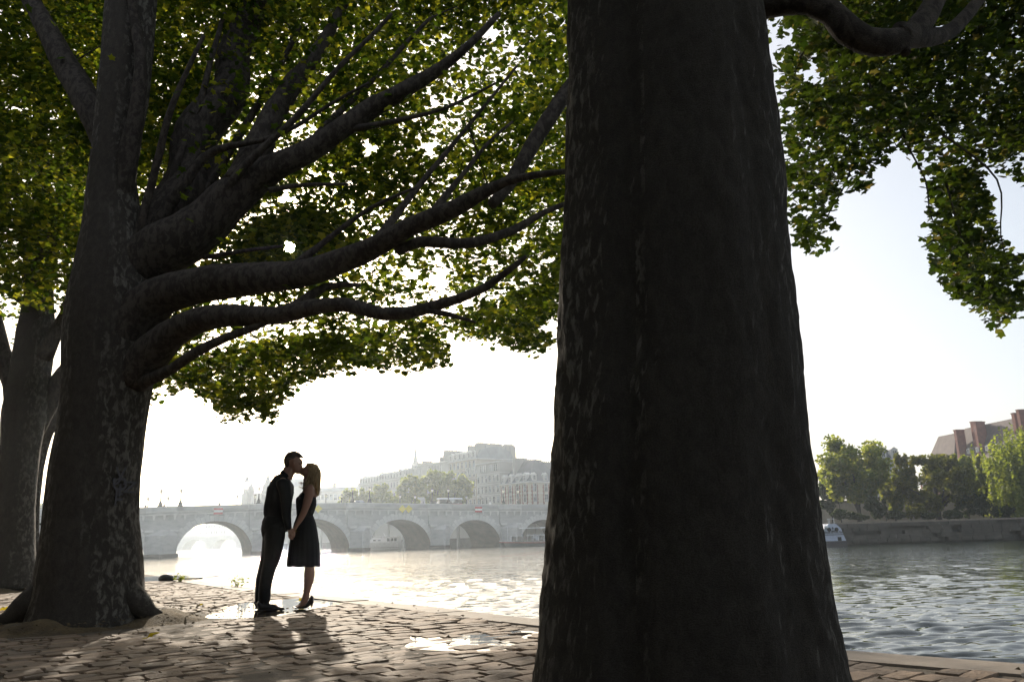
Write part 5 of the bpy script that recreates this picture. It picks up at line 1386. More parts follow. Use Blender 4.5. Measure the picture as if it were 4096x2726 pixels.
# outline of the hanging mass of the left trees, lower edge as it hangs over the river
PA = [(330, 905), (336, 945), (350, 948), (366, 930), (372, 905), (400, 912), (416, 890), (425, 880), (445, 880), (468, 905), (482, 930), (505, 950), (512, 975), (526, 978), (540, 945), (556, 935), (585, 945), (600, 968), (622, 992), (636, 985), (640, 955), (660, 925), (690, 890), (725, 865), (760, 850), (800, 855), (835, 850), (862, 820), (920, 812), (950, 835), (985, 845), (1030, 845), (1040, 800), (1022, 790), (1000, 770), (1020, 745), (1060, 742), (1095, 742), (1130, 735), (1160, 765), (1190, 795), (1225, 815), (1250, 812), (1262, 790), (1270, 760), (1300, 770), (1340, 740), (1360, -1100), (-600, -1100), (-400, 560), (-60, 640), (60, 700), (150, 720), (260, 720), (330, 820)]
GAP = [(1125, 70, 34), (1010, 642, 34), (945, 630, 18), (850, 340, 24), (1025, 90, 16), (660, 452, 24), (990, 340, 26), (1180, 110, 16), (1268, 750, 26), (1260, 600, 16), (340, 590, 13), (725, 400, 12), (1195, 560, 14), (1005, 600, 16), (880, 800, 9), (560, 905, 8), (930, 770, 10), (500, 870, 12), (780, 830, 8), (345, 500, 9), (1230, 350, 22), (1100, 300, 12)] + SUNH
LA, CA = crown(3500, 46, PA, 8.0, 18.3, GAP, (.14, .38), thin=-.45, front=True)
# the mass thickens upwards
PA2 = [(330, 760), (500, 690), (700, 640), (900, 560), (1100, 560), (1290, 620), (1340, 600), (1360, -1000), (-500, -1000), (-300, 500), (100, 600), (250, 700)]
LA2, CA2 = crown(1750, 46, PA2, 8.5, 18, GAP[:12] + SUNH, (.16, .42), thin=-1.0, front=True)
PA3 = [(150, 420), (350, 400), (560, 300), (760, 230), (960, 160), (1120, 60), (1250, -60), (1250, -1300), (-500, -1300), (-100, 300)]
LA3, CA3 = crown(1150, 46, PA3, 8.8, 15.0, SUNH, (.25, .55), thin=-1.2, front=True)
PA4 = [(336, 900), (425, 870), (512, 970), (600, 960), (700, 880), (835, 845), (1030, 840), (1020, 760), (1230, 810), (1280, 760), (1280, 640), (1000, 730), (850, 760), (700, 770), (560, 790), (440, 830)]
LA4, CA4 = crown(70, 46, PA4, 8.2, 13, GAP, (.12, .3), thin=-1.6)
LA6, _ = crown(110, 46, [(590, 490), (740, 480), (800, 560), (640, 620), (520, 620)], 9.5, 16, SUNH, (.12, .3))
LA5, _ = crown(170, 46, PA4, 13, 17.5, GAP, (.15, .35), thin=-.9)
def split_big(L, size, parent, n=300, mat='leaf'):
    """the n leaves that show largest become objects, sharing a few meshes"""
    u, v, w = projs(L); ins = (u > 2) & (u < 1022) & (v > 2) & (v < 500) & (w > 1)
    idx = np.where(ins)[0]; order = idx[np.argsort(w[idx])][:n]
    keep = np.ones(len(L), bool); keep[order] = False
    Vt, Ft = TEMPL[2]; ms = []
    for k in range(4):
        me = bpy.data.meshes.new('leaf'); V = Vt * size * (0.85 + .1 * k); V[:, 2] += rng.normal(size=len(V)) * .006
        me.from_pydata(V.tolist(), [], [tuple(int(i) for i in f) for f in Ft]); me.materials.append(MT[mat]); me.update(); ms.append(me)
    b, t, nz = frames(len(order))
    for q, i in enumerate(order):
        o = bpy.data.objects.new('leaf', ms[q % 4]); COL.objects.link(o); o.parent = parent
        o.location = tuple(L[i] - np.array(parent.location))
        o.rotation_euler = Matrix((b[q], t[q], nz[q])).transposed().to_euler()
    return L[keep]
LAall = np.concatenate([LA, LA2, LA3, LA4, LA5, LA6])
LAall = split_big(LAall, .09, tA)
u_, v_, w_ = projs(LAall)
infr = (u_ > -40) & (u_ < 1064) & (v_ > -60)
near = LAall[:, 1] < 9.8
leaves('foliage', LAall[infr & near], .088, 1, MT['leaf'], tA)
leaves('foliage', LAall[infr & ~near], .092, 0, MT['leaf'], tA)
leaves('foliage', LAall[~infr][::4], .26, 0, MT['leaf'], tA)
PL = [(-80, 700), (0, 735), (30, 720), (20, 790), (40, 810), (60, 760), (70, 700), (120, 660), (180, 650), (300, 640), (340, 560), (360, -700), (-600, -700), (-500, 500)]
LL, CL = crown(640, 50, PL, 14.5, 22, [(115, 640, 12), (130, 560, 8), (100, 400, 22), (185, 470, 12), (20, 700, 10), (230, 545, 10)], (.3, .6), thin=-.8)
leaves('foliage', LL, .14, 0, MT['leaf'], tL)
n = 5000; yy = rng.uniform(2, 17, n); P = np.stack([-.85 * yy - 2.5 - rng.uniform(0, 10, n), yy, rng.uniform(4.2, 8.5, n)], 1)  # extra leaves added left of the frame, to shade the second trunk
u_, v_, w_ = projs(P); P = P[(w_ < .3) | (v_ < -60) | (u_ < -60)]; leaves('foliage', P, .3, 0, MT['leaf'], tL)
LMf, _ = crown(60, 40, [(150, 560), (330, 560), (330, 200), (100, 200)], 19, 23, [], (.3, .6)); leaves('foliage', LMf, .17, 0, MT['leaf'], tM)

# right-hand hanging foliage of the thick tree
PB = [(1740, 20), (1765, 60), (1790, 110), (1785, 150), (1795, 200), (1800, 300), (1810, 430), (1822, 500), (1832, 560), (1860, 575), (1893, 590), (1898, 583), (1885, 560), (1918, 582), (1924, 560), (1905, 540), (1925, 515), (1920, 480), (1938, 460), (1930, 440), (1960, 438), (1995, 440), (2012, 420), (1985, 408), (2030, 385), (2050, 355), (2078, 345), (2098, 370), (2118, 395), (2110, 420), (2130, 450), (2140, 490), (2132, 540), (2140, 600), (2135, 620), (2162, 650), (2165, 680), (2200, 690), (2215, 700), (2250, 718), (2262, 745), (2290, 765), (2325, 745), (2345, 720), (2356, 700), (2400, 700), (2400, 590), (2340, 590), (2330, 565), (2290, 545), (2285, 480), (2262, 430), (2258, 400), (2290, 392), (2320, 410), (2400, 430), (2700, 300), (2700, -900), (1700, -900)]
HB = [(1815, 90, 26), (1865, 165, 34), (1880, 440, 14), (2165, 65, 14), (1995, 250, 12), (1950, 395, 9), (2270, 640, 13), (2250, 520, 12), (2330, 660, 14), (1820, 250, 10)]
LB, CB = crown(900, 46, PB, 8.0, 12.0, HB, (.16, .42), thin=-.5)
PB2 = [(1850, 300), (2300, 360), (2400, 340), (2700, 200), (2700, -800), (1800, -800), (1800, 120)]
LB2, _ = crown(620, 50, PB2, 8.0, 13, HB, (.2, .5), thin=-1.0)
PB3 = [(2140, 380), (2260, 400), (2280, 460), (2290, 560), (2330, 600), (2356, 700), (2290, 750), (2240, 700), (2170, 650), (2145, 560)]
LB3, _ = crown(60, 44, PB3, 9.0, 10.5, HB, (.16, .34))
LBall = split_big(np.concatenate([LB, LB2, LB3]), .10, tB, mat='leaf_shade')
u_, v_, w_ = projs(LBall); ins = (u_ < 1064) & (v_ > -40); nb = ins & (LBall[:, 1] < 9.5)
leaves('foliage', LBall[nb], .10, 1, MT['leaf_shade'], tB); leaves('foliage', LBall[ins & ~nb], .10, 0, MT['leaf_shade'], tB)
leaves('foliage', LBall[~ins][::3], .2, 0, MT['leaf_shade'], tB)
# leaves added out of view overhead and behind, to shade the trunk
n = 4500
P = np.stack([rng.uniform(-15, 8, n), rng.uniform(-9, 5, n), rng.uniform(4.0, 8.5, n)], 1)
u_, v_, w_ = projs(P); P = P[(w_ < .3) | (v_ < -60) | (u_ < -80) | (u_ > 1100)]
leaves('foliage', P, .30, 0, MT['leaf'], tB)
# twigs running from the limbs into the leaf clumps
tw = MB()
for P_, Rd_ in limbsA:
    pass
allp = np.concatenate([p for p, r in limbsA]); 
cs = np.concatenate([CA, CA2])[rng.permutation(len(CA) + len(CA2))[:170]]
for c in cs:
    u1, v1, w1 = proj(c)
    if not (0 < u1 < 1024 and 0 < v1 < 450): continue
    d = np.linalg.norm(allp - c, axis=1); j = int(np.argmin(d))
    if d[j] > 2.2 or d[j] < .3: continue
    a = allp[j]; m1 = a + (c - a) * .5 + np.array([0, 0, .12 * d[j]]) + rng.normal(size=3) * .05
    tw.tube([a, m1, c], [.013, .009, .004], 4)
tw.build('twig', MT['bark_limb'], tA)['kind'] = 'stuff'
tw = MB()
for pts in ([(2060, 200), (2085, 300), (2120, 400), (2160, 500), (2200, 600)], [(1990, 330), (1940, 420), (1900, 480), (1880, 545)], [(1890, 80), (1850, 130), (1800, 190)], [(2200, 300), (2270, 420), (2310, 550), (2330, 640)], [(2180, 420), (2230, 560), (2290, 700)], [(1990, 120), (2020, 240), (2050, 330)]):
    P_ = [PT(a * K, b * K, 9.0 + .15 * k) for k, (a, b) in enumerate(pts)]; P_, _q = resample([p + rng.normal(size=3) * .06 for p in P_], [1] * len(P_), .15); tw.tube(P_, list(np.linspace(.016, .005, len(P_))), 5)
tw.build('twig', MT['bark_limb'], tB)['kind'] = 'stuff'

# ------------------------------------------------------------ trees far off
def far_tree(name, u, y, zg, vtop, halfw, lab, mat, n=5000, size=.5, trunk=True, shape='round', vbot=None, group=None, gap=.35, seed=0, fork=0):
    rs = np.random.default_rng(seed + int(u * 10))
    p = PT(u, 500, y)[:2]; zt = PZ(u, vtop, *p); hw = halfw * y / FOC
    zb = zg + (zt - zg) * .16 if vbot is None else PZ(u, vbot, *p)
    r = root(name, (p[0], p[1], zg), lab, 'tree' if name != 'bush' else 'bush', group)
    # lumps
    H = zt - zb; nl = 48; cen = []
    while len(cen) < nl:
        q = rs.uniform(-1, 1, 3)
        if shape == 'round' and np.linalg.norm(q) > .93: continue
        if shape == 'cone' and np.hypot(q[0], q[1]) > (1 - q[2]) / 2: continue
        if shape == 'round' and np.linalg.norm(q) < .35 and rs.random() < .6: continue
        cen.append(q)
    cen = np.array(cen); R_ = rs.uniform(.10, .24, nl)
    cen *= (1 - R_[:, None] * .7)
    C3 = np.stack([p[0] + cen[:, 0] * hw, p[1] + cen[:, 1] * hw * .9, (zt + zb) / 2 + cen[:, 2] * H / 2], 1)
    k = rs.integers(0, nl, n)
    d = rs.normal(size=(n, 3)); d /= np.linalg.norm(d, axis=1)[:, None]; d *= rs.uniform(.3, 1.25, n)[:, None]
    L = C3[k] + d * (R_[k] * 1.0)[:, None] * np.array([hw, hw, H / 2 * .9])
    if shape == 'willow':
        # strands that hang from the crown
        m = n // 22; q = rs.integers(0, nl, m); top = C3[q] + rs.normal(size=(m, 3)) * np.array([hw * .22, hw * .22, H * .08])
        top[:, 2] = np.minimum(top[:, 2], zt)
        ln = rs.uniform(.25, .62, m) * H
        L = (top[:, None, :] + np.stack([rs.normal(size=(m, 22)) * .06, rs.normal(size=(m, 22)) * .06, -np.linspace(0, 1, 22)[None] * ln[:, None]], 2)).reshape(-1, 3)
        L = L[L[:, 2] > zg + .3]
    leaves('crown', L, size, 0, mat, r, droop=1.2 if shape == 'willow' else .4, up=.2)
    if trunk:
        tr = max(.12, hw * .055)
        mb = MB(); top = np.array([p[0], p[1], zb + H * .45]); b0 = np.array([p[0], p[1], zg])
        mb.tube([b0, b0 + (0.05, 0, .6), b0 * .4 + top * .6 + (.1, 0, 0), top], [tr * 1.4, tr, tr * .8, tr * .35], 8)
        mb.build('trunk', MT['bark_far'], r, True)
        for k2 in range(7):
            c3 = C3[rs.integers(0, nl)]; a = b0 * .5 + np.array([p[0], p[1], zb]) * .5 + (top - b0) * rs.uniform(.05, .3)
            mb = MB(); mb.tube([a, a * .5 + c3 * .5 + (0, 0, .1 * H * .3), c3], [tr * .5, tr * .32, tr * .1], 5); mb.build('branch', MT['bark_far'], r)
    return r
RT = 'plane trees on the quay beyond the bridge'
far_tree('plane_tree', 350, 262, 7.6, 486.5, 13, 'smallest pale tree at the left end beyond the bridge', MT['leaf_far'], 5000, .75, group=RT)
far_tree('plane_tree', 366, 256, 7.6, 485.5, 11, 'second pale tree from the left beyond the bridge', MT['leaf_far'], 5000, .75, group=RT, seed=3)
far_tree('plane_tree', 382, 250, 7.6, 481.5, 13, 'mid height tree behind the left yellow diamond', MT['leaf_far'], 6000, .75, group=RT, seed=4)
far_tree('plane_tree', 411, 244, 7.6, 472.0, 16, 'tall tree beyond the bridge just left of the biggest', MT['leaf_far'], 8000, .7, group=RT, seed=5)
far_tree('plane_tree', 434, 238, 7.6, 467.5, 17, 'big round tree with sunlit top beyond the bridge', MT['leaf_far'], 9000, .7, group=RT, seed=6)
far_tree('plane_tree', 456, 232, 7.6, 467.0, 18, 'darkest and rightmost tree beyond the bridge', MT['leaf_far'], 10000, .7, group=RT, seed=7)
far_tree('plane_tree', 396, 238, 7.6, 492, 13, 'low tree before the bigger ones beyond the bridge', MT['leaf_far'], 5000, .7, group=RT, seed=8)
far_tree('far_tree', 44, 330, 7, 499.5, 9, 'faint tree top above the bridge between the left trunks', MT['leaf_far'], 2500, 1.0)
far_tree('chestnut_tree', 857, 110, 1.25, 428.8, 42, 'tall chestnut with open crown, first right of the thick trunk', MT['leaf_far'], 16000, .38, vbot=508, seed=2)
far_tree('park_tree', 830, 117, 1.25, 466, 16, 'dark tree half hidden by the thick trunk in the park', MT['leaf_dark'], 5000, .4, seed=1)
far_tree('park_tree', 936, 108, 1.25, 448.5, 46, 'wide olive green tree in the middle of the park', MT['leaf_olive'], 17000, .33, vbot=513, seed=5)
far_tree('park_tree', 908, 119, 1.25, 443.5, 12, 'thin feathery tree between chestnut and olive tree', MT['leaf_olive'], 2600, .38, seed=6)
far_tree('park_tree', 893, 113, 1.25, 470, 14, 'small pointed tree right beside the chestnut', MT['leaf_far'], 4000, .38, vbot=515, seed=7)
far_tree('park_tree', 966, 117, 1.25, 446, 17, 'light green tree below the brick mansion windows', MT['leaf_far'], 7000, .4, seed=8)
far_tree('park_tree', 988, 118, 1.25, 452, 15, 'mid green tree just left of the willow', MT['leaf_far'], 6000, .4, seed=9)
far_tree('willow_tree', 1036, 106, 1.25, 420.5, 40, 'weeping willow with long yellow green strands at the right edge', MT['leaf_willow'], 26000, .36, shape='willow', vbot=505, seed=11)
far_tree('willow_tree', 1062, 112, 1.25, 424, 30, 'second willow crown cut by the right edge', MT['leaf_willow'], 12000, .36, shape='willow', vbot=505, seed=12)
for k, (u, y, vt, hw, lab, mt) in enumerate(((838, 104, 508, 9, 'low bush behind the white boat stern', 'leaf_dark'), (851, 104, 511, 8, 'low bush left of the chestnut trunk', 'leaf_dark'), (874, 105, 493, 12, 'rounded dark bush right of the chestnut trunk', 'leaf_dark'),
        (893, 104, 510, 11, 'low spreading bush under the small pointed tree', 'leaf_dark'), (913, 105, 502, 13, 'bush under the left half of the olive tree', 'leaf_olive'), (927, 104, 511, 9, 'low dark bush left of the olive tree trunk', 'leaf_dark'), (974, 106, 487, 21, 'big dark bush right of the olive tree', 'leaf_dark'), (951, 104, 509, 10, 'low dark bush right of the olive tree trunk', 'leaf_dark'), (1002, 104, 503, 12, 'dark bush under the left willow strands', 'leaf_dark'), (860, 104, 515, 7, 'smallest bush at the chestnut foot', 'leaf_dark'))):
    far_tree('bush', u, y, 1.25, vt, hw, lab, MT[mt], 2600, .3, trunk=False, vbot=519, group='bushes along the island embankment', seed=20 + k)
# small weeds on the near quay edge
for u, v, s, lab in ((180, 580.5, .16, 'tiny weed on the quay edge left of the man'), (237, 585.5, .2, 'leafy weed tuft on the quay edge by the man')):
    p = GR(u, v); r = root('weed', p, lab, 'weed'); n = 45
    L = p + rng.normal(size=(n, 3)) * np.array([s * .5, s * .3, s * .3]) + (0, 0, s * .45); leaves('foliage', L, .06, 1, MT['leaf_willow'], r)
    mb = MB()
    for k in range(5): mb.tube([p + rng.normal(size=3) * .02, p + rng.normal(size=3) * .05 + (0, 0, s * .8)], [.004, .002], 4)
    mb.build('stem', MT['leaf_dark'], r)
# fallen leaves
for k, (u, v, lab) in enumerate(((299.5, 602.5, 'yellow fallen leaf in the puddle between the shoes'), (3.5, 611.5, 'yellow fallen leaf at the far left of the paving'), (197, 609, 'brown fallen leaf on sunlit stones left of the man'), (150, 640, 'fallen leaf on shaded stones before the big trunk'))):
    p = GR(u, v); Vt, Ft = TEMPL[2]; V = Vt * .11; V[:, 2] = V[:, 2] * .9 + .02; a = k * 1.3
    X = V[:, 0] * cos(a) - V[:, 1] * sin(a); Y = V[:, 0] * sin(a) + V[:, 1] * cos(a)
    tag(mesh_obj('fallen_leaf', np.stack([X + p[0], Y + p[1], V[:, 2] + .008 + .04 * (X > 0)], 1), [tuple(int(i) for i in f) for f in Ft], MT['fallen']), lab, 'leaf', 'fallen leaves on the quay')
# ------------------------------------------------------------ the couple
YM = 9.63
def m(X, Y, dy=0.0): return PT((950 + X / 2.09) / 4, (1750 + Y / 2.09) / 4, YM + dy)
KU = np.linalg.norm(m(300, 800) - m(301, 800))
def MM(pts, dy=0.0):
    """pts (X, Y, r in plate units, depth radius in m[, extra dy])"""
    P = [m(p[0], p[1], dy + (p[4] if len(p) > 4 else 0)) for p in pts]
    return P, [p[2] * KU for p in pts], [p[3] for p in pts]
def fused(name, tubes, material, parent, voxel=.008, smooth=2, n=20, blobs=()):
    mb = MB()
    for (pts, dy) in tubes:
        P, a, d = MM(pts, dy)
        P = np.array(P); A_ = np.array(a); D_ = np.array(d)
        if len(P) > 2:
            Pn, An = resample(P, A_, .03); _, Dn = resample(P, D_, .03)
        else: Pn, An, Dn = P, A_, D_
        # rounded ends
        v, f = tube_geo(Pn, An, n, flat=Dn); mb.add(v, f)
        for e in (0, -1):
            blob(mb, Pn[e], (An[e] * .98, Dn[e] * .98, min(An[e], .05)))
    for (c, r3) in blobs: blob(mb, c, r3)
    me = bpy.data.meshes.new(name); me.from_pydata(mb.v, [], mb.f); me.update()
    o = bpy.data.objects.new(name, me); COL.objects.link(o)
    md = o.modifiers.new('r', 'REMESH'); md.mode = 'VOXEL'; md.voxel_size = voxel
    if smooth:
        sm = o.modifiers.new('s', 'SMOOTH'); sm.factor = .6; sm.iterations = smooth
    dg = bpy.context.evaluated_depsgraph_get(); dg.update()
    me2 = bpy.data.meshes.new_from_object(o.evaluated_get(dg)); bpy.data.objects.remove(o)
    V = np.empty(len(me2.vertices) * 3, np.float32); me2.vertices.foreach_get('co', V); V = V.reshape(-1, 3) - np.array(parent.location, dtype=np.float32)
    me2.vertices.foreach_set('co', V.ravel()); me2.polygons.foreach_set('use_smooth', [True] * len(me2.polygons))
    me2.materials.clear(); me2.materials.append(material); me2.update()
    o = bpy.data.objects.new(name, me2); COL.objects.link(o); o.parent = parent
    return o
def blob(mb, c, r3, n=12, k=8):
    V = []; F = []
    for i in range(1, k):
        th = pi * i / k
        for j in range(n):
            ph = 2 * pi * j / n; V.append((c[0] + r3[0] * sin(th) * cos(ph), c[1] + r3[1] * sin(th) * sin(ph), c[2] + r3[2] * cos(th)))
    V += [(c[0], c[1], c[2] + r3[2]), (c[0], c[1], c[2] - r3[2])]; t, b = len(V) - 2, len(V) - 1
    for i in range(k - 2):
        for j in range(n): q = (j + 1) % n; F.append((i * n + j, (i + 1) * n + j, (i + 1) * n + q, i * n + q))
    for j in range(n):
        q = (j + 1) % n; F.append((t, j, q)); F.append((b, (k - 2) * n + q, (k - 2) * n + j))
    mb.add(V, F)
k3 = KU
man = root('person', (*m(240, 1430)[:2], 0), 'man in black sweater and trousers leaning down to kiss the woman', 'person', 'kissing couple')
# body: head, neck, hands, one surface with the covered trunk
head = [((452, 172), (50, .074, 52)), ((468, 190), (58, .077, 64)), ((484, 214), (54, .070, 62)), ((497, 262), (34, .058, 34)), ((488, 238), (50, .064, 50)), ((518, 205), (26, .05, 36)), ((505, 283), (24, .042, 17)), ((526, 262), (14, .026, 22))]
blobs = [(m(*c), (a * k3, d, b * k3)) for c, (a, d, b) in head]
blobs += [(m(536, 238), (9 * k3, .014, 13 * k3)), (m(540, 247), (8 * k3, .015, 7 * k3)), (m(531, 262), (8 * k3, .022, 5 * k3)), (m(530, 271), (8 * k3, .020, 5 * k3)), (m(538, 205), (9 * k3, .045, 6 * k3)), (m(468, 208, -.077), (9 * k3, .012, 17 * k3)), (m(468, 208, .077), (9 * k3, .012, 17 * k3))]
def hand(cx, cy, dy, sgn, woman=False):
    """palm and five curled fingers"""
    s = .85 if woman else 1
    T = [([(cx, cy - 26, 15 * s, .020), (cx + 2, cy + 4, 19 * s, .018), (cx + 4, cy + 30, 17 * s, .015)], dy)]
    for i, (dx, L) in enumerate(((-14, 36), (-5, 42), (5, 44), (14, 38))):
        x0 = cx + dx * s
        T.append(([(x0, cy + 22, 6.2 * s, .0095), (x0 + sgn * 4, cy + 22 + L * .45, 5.8 * s, .009), (x0 + sgn * 11, cy + 22 + L * .75, 5.2 * s, .008), (x0 + sgn * 19, cy + 18 + L * .9, 4.6 * s, .007)], dy + (i - 1.5) * .012))
    T.append(([(cx + sgn * 10, cy - 10, 7.5 * s, .011), (cx + sgn * 22, cy + 8, 6.5 * s, .010), (cx + sgn * 27, cy + 26, 5.4 * s, .008)], dy - .012))
    return T
tub = [([(420, 262, 38, .058), (412, 300, 42, .060), (392, 340, 52, .07)], 0),
       ([(455, 262, 38, .055), (440, 290, 36, .056), (415, 330, 44, .065)], 0),
       ([(432, 730, 19, .03), (438, 775, 18, .026)], -.16), ([(432, 730, 19, .03), (438, 775, 18, .026)], .16),
       ([(380, 380, 60, .12), (350, 520, 66, .12), (330, 760, 60, .11)], 0)]
tub += [([(330, 690, 60, .12), (440, 700, 3, .01)], 0)][:0]
# arms under the sleeves join the hands to the trunk
for sy in (-1, 1):
    tub.append(([(372, 372, 36, .045), (395, 480, 30, .042, ), (412, 580, 26, .038), (428, 690, 20, .03), (434, 740, 18, .027)], sy * .18))
    tub.append(([(378, 365, 40, .06), (372, 380, 40, .06)], sy * .12))
    tub += hand(440, 790, sy * .16, 1)
# legs inside the trousers down to the shoes
for dy, A in ((-.09, [(325, 760, 50, .07), (300, 900, 50, .07), (262, 1100, 36, .055), (235, 1300, 24, .04), (225, 1385, 22, .035)]), (.09, [(300, 760, 50, .07), (270, 900, 50, .07), (225, 1100, 34, .055), (190, 1300, 22, .04), (172, 1370, 20, .035)])):
    tub.append((A, dy))
fused('body', tub, MT['skin'], man, .008, 2, blobs=blobs)
# eyes
mb = MB()
for sy in (-1, 1): blob(mb, m(524, 216, sy * .036), (5 * k3, .010, 4 * k3))
mb.build('eye', MT['hair_dark'], man, True)
fused('hair', [([(415, 232, 17, .056), (412, 190, 26, .066), (436, 150, 34, .070), (476, 137, 32, .068), (512, 144, 22, .058), (540, 157, 9, .045), (549, 162, 4, .03)], 0), ([(440, 175, 38, .0775), (476, 166, 34, .0775)], 0), ([(432, 205, 24, .078), (424, 238, 14, .066)], 0)], MT['hair_dark'], man, .008, 2)
# sweater
swe = [([(402, 318, 44, .085), (385, 345, 76, .15), (372, 390, 98, .19), (362, 450, 106, .195), (350, 520, 104, .185), (340, 590, 102, .175), (334, 640, 98, .17), (330, 668, 94, .165), (328, 700, 90, .162)], 0),
       ([(300, 420, 44, .15), (284, 500, 40, .15), (268, 580, 38, .15), (262, 640, 34, .14)], 0)]
for sy in (-1, 1):
    swe.append(([(380, 372, 58, .075), (402, 450, 52, .070), (408, 540, 46, .064), (408, 630, 40, .058), (418, 700, 31, .048), (426, 742, 27, .042)], sy * .19))
fused('sweater', swe, MT['cloth'], man, .010, 2)
fused('collar', [([(392, 296, 37, .066), (418, 322, 40, .070)], 0)], MT['cloth'], man, .008, 1)
# trousers
def trousers():
    T = [([(333, 655, 100, .165), (323, 710, 114, .185), (312, 770, 108, .18)], 0), ([(262, 730, 56, .14), (258, 775, 54, .14), (262, 830, 46, .12)], 0)]
    T.append(([(322, 740, 78, .10), (312, 820, 84, .105), (304, 900, 78, .098), (288, 1000, 68, .088), (270, 1060, 60, .082), (252, 1130, 54, .078), (236, 1210, 50, .072), (228, 1270, 48, .072), (226, 1320, 50, .074), (224, 1362, 46, .072)], -.095))
    T.append(([(295, 740, 78, .10), (285, 820, 76, .10), (266, 920, 62, .095), (246, 1010, 54, .085), (226, 1090, 50, .08), (202, 1180, 46, .074), (186, 1260, 36, .07), (180, 1320, 32, .07), (178, 1350, 30, .066)], .10))
    return T
fused('trousers', trousers(), MT['trouser'], man, .010, 2)
# creases and the cuff break of the front leg
def shoe(name, pts, dy, sole, par, mat):
    o = fused(name, [(pts, dy)], mat, par, .007, 1)
    return o
shoe('shoe', [(188, 1385, 26, .045), (205, 1408, 34, .048), (250, 1412, 34, .050), (300, 1414, 26, .050), (340, 1422, 17, .048), (374, 1426, 13, .040), (386, 1427, 9, .03)], -.12, 0, man, MT['shoe'])
shoe('shoe', [(158, 1370, 18, .042), (165, 1392, 24, .045), (200, 1396, 26, .046), (250, 1400, 22, .046), (300, 1410, 14, .042), (325, 1413, 9, .034)], .13, 0, man, MT['shoe'])
for dy, x0, x1, yb in ((-.12, 166, 388, 1440), (.13, 143, 330, 1424)):
    V = []; N = 20
    for z in (0, 1):
        for k in range(N):
            a = 2 * pi * k / N; X = (x0 + x1) / 2 + (x1 - x0) / 2 * cos(a); p = m(X, yb, dy); V.append((p[0], p[1] + .048 * sin(a), 0.001 + .018 * z + (max(0, (X - x1 + 50) / 50) * .01)))
    mesh_obj('sole', V, [tuple(reversed(range(N))), tuple(range(N, 2 * N))] + [(k, (k + 1) % N, N + (k + 1) % N, N + k) for k in range(N)], MT['dark_hull'], man)
lc = MB()
for k in range(4):
    p = m(290 + k * 11, 1374 + k * 9, -.12); lc.tube([p + (-.0, -.03, 0), p + (0.008, 0, .012), p + (0, .03, 0)], [.004] * 3, 5)
p = m(268, 1322, -.12); lc.tube([p, p + (.02, -.01, .012), p + (.035, 0, .0)], [.003] * 3, 4)
lc.build('laces', MT['shoe'], man)

# ---- the woman
wom = root('person', (*m(560, 1425)[:2], 0), 'blonde woman in sleeveless black dress and high heels kissing the man', 'person', 'kissing couple')
wh = [((606, 262), (52, .070, 48)), ((585, 275), (46, .064, 42)), ((560, 268), (30, .052, 26)), ((562, 292), (32, .05, 28)), ((622, 285), (40, .066, 44)), ((533, 283), (18, .028, 16)), ((528, 296), (13, .024, 10))]
blobs = [(m(*c), (a * k3, d, b * k3)) for c, (a, d, b) in wh]
blobs += [(m(541, 255), (11 * k3, .013, 7 * k3)), (m(529, 266), (7 * k3, .018, 5 * k3)), (m(524, 275), (7 * k3, .017, 5 * k3)), (m(598, 305, -.068), (7 * k3, .01, 12 * k3))]
tub = [([(595, 310, 36, .052), (585, 350, 36, .050), (588, 392, 40, .055), (600, 420, 52, .07)], 0),
       ([(600, 425, 50, .115), (598, 470, 52, .12), (590, 540, 50, .12), (575, 620, 48, .11), (562, 700, 52, .12)], 0),
       ([(640, 430, 22, .10), (648, 480, 16, .10)], 0)]
for sy in (-1, 1):
    tub.append(([(606, 424, 36, .042), (600, 470, 38, .042), (584, 530, 36, .039), (565, 592, 29, .034), (545, 640, 27, .032), (518, 690, 22, .027), (495, 728, 16, .022), (482, 756, 13, .018)], sy * .165))
    tub.append(([(604, 418, 34, .06), (604, 430, 34, .06)], sy * .10))
    tub += hand(466, 786, sy * .165, -1, True)
LEG_N = [(600, 900, 48, .07), (604, 1000, 42, .062), (604, 1085, 38, .054), (602, 1140, 43, .056), (598, 1190, 38, .050), (588, 1250, 28, .040), (578, 1300, 24, .034), (572, 1335, 26, .034), (560, 1366, 24, .034), (542, 1392, 18, .036), (520, 1406, 11, .034), (495, 1411, 6, .026)]
tub.append((LEG_N, -.07))
tub.append(([(a - 6 if i < 8 else a - 8, b - (0 if i < 7 else 5), r * .96, d) for i, (a, b, r, d) in enumerate(LEG_N)], .08))
fused('body', tub, MT['skin'], wom, .008, 2, blobs=blobs)
mb = MB()
for sy in (-1, 1): blob(mb, m(551, 262, sy * .034), (5 * k3, .009, 3 * k3))
mb.build('eye', MT['hair_dark'], wom, True)
hair = [([(588, 222, 14, .05), (610, 228, 26, .066), (640, 248, 38, .078), (655, 285, 42, .084), (652, 330, 46, .086), (640, 375, 46, .084), (640, 400, 40, .07)], 0),
        ([(662, 270, 26, .076), (670, 330, 26, .080), (670, 390, 22, .075), (672, 440, 16, .060), (674, 475, 9, .045)], 0),
        ([(620, 250, 36, .076), (624, 300, 34, .080), (608, 350, 34, .080), (582, 392, 26, .074), (560, 415, 14, .06), (550, 424, 7, .05)], 0)]
fused('hair', hair, MT['hair_blonde'], wom, .009, 1)
st_ = MB()
hr = random.Random(4)
def strand(pts, r=.0028):
    P = [m(a, b, dy) for a, b, dy in pts]; P, R_ = resample(P, [r, r, r * .8, r * .3][:len(P)] if len(P) <= 4 else np.linspace(r, r * .3, len(P)), .03); st_.tube(P, R_, 4)
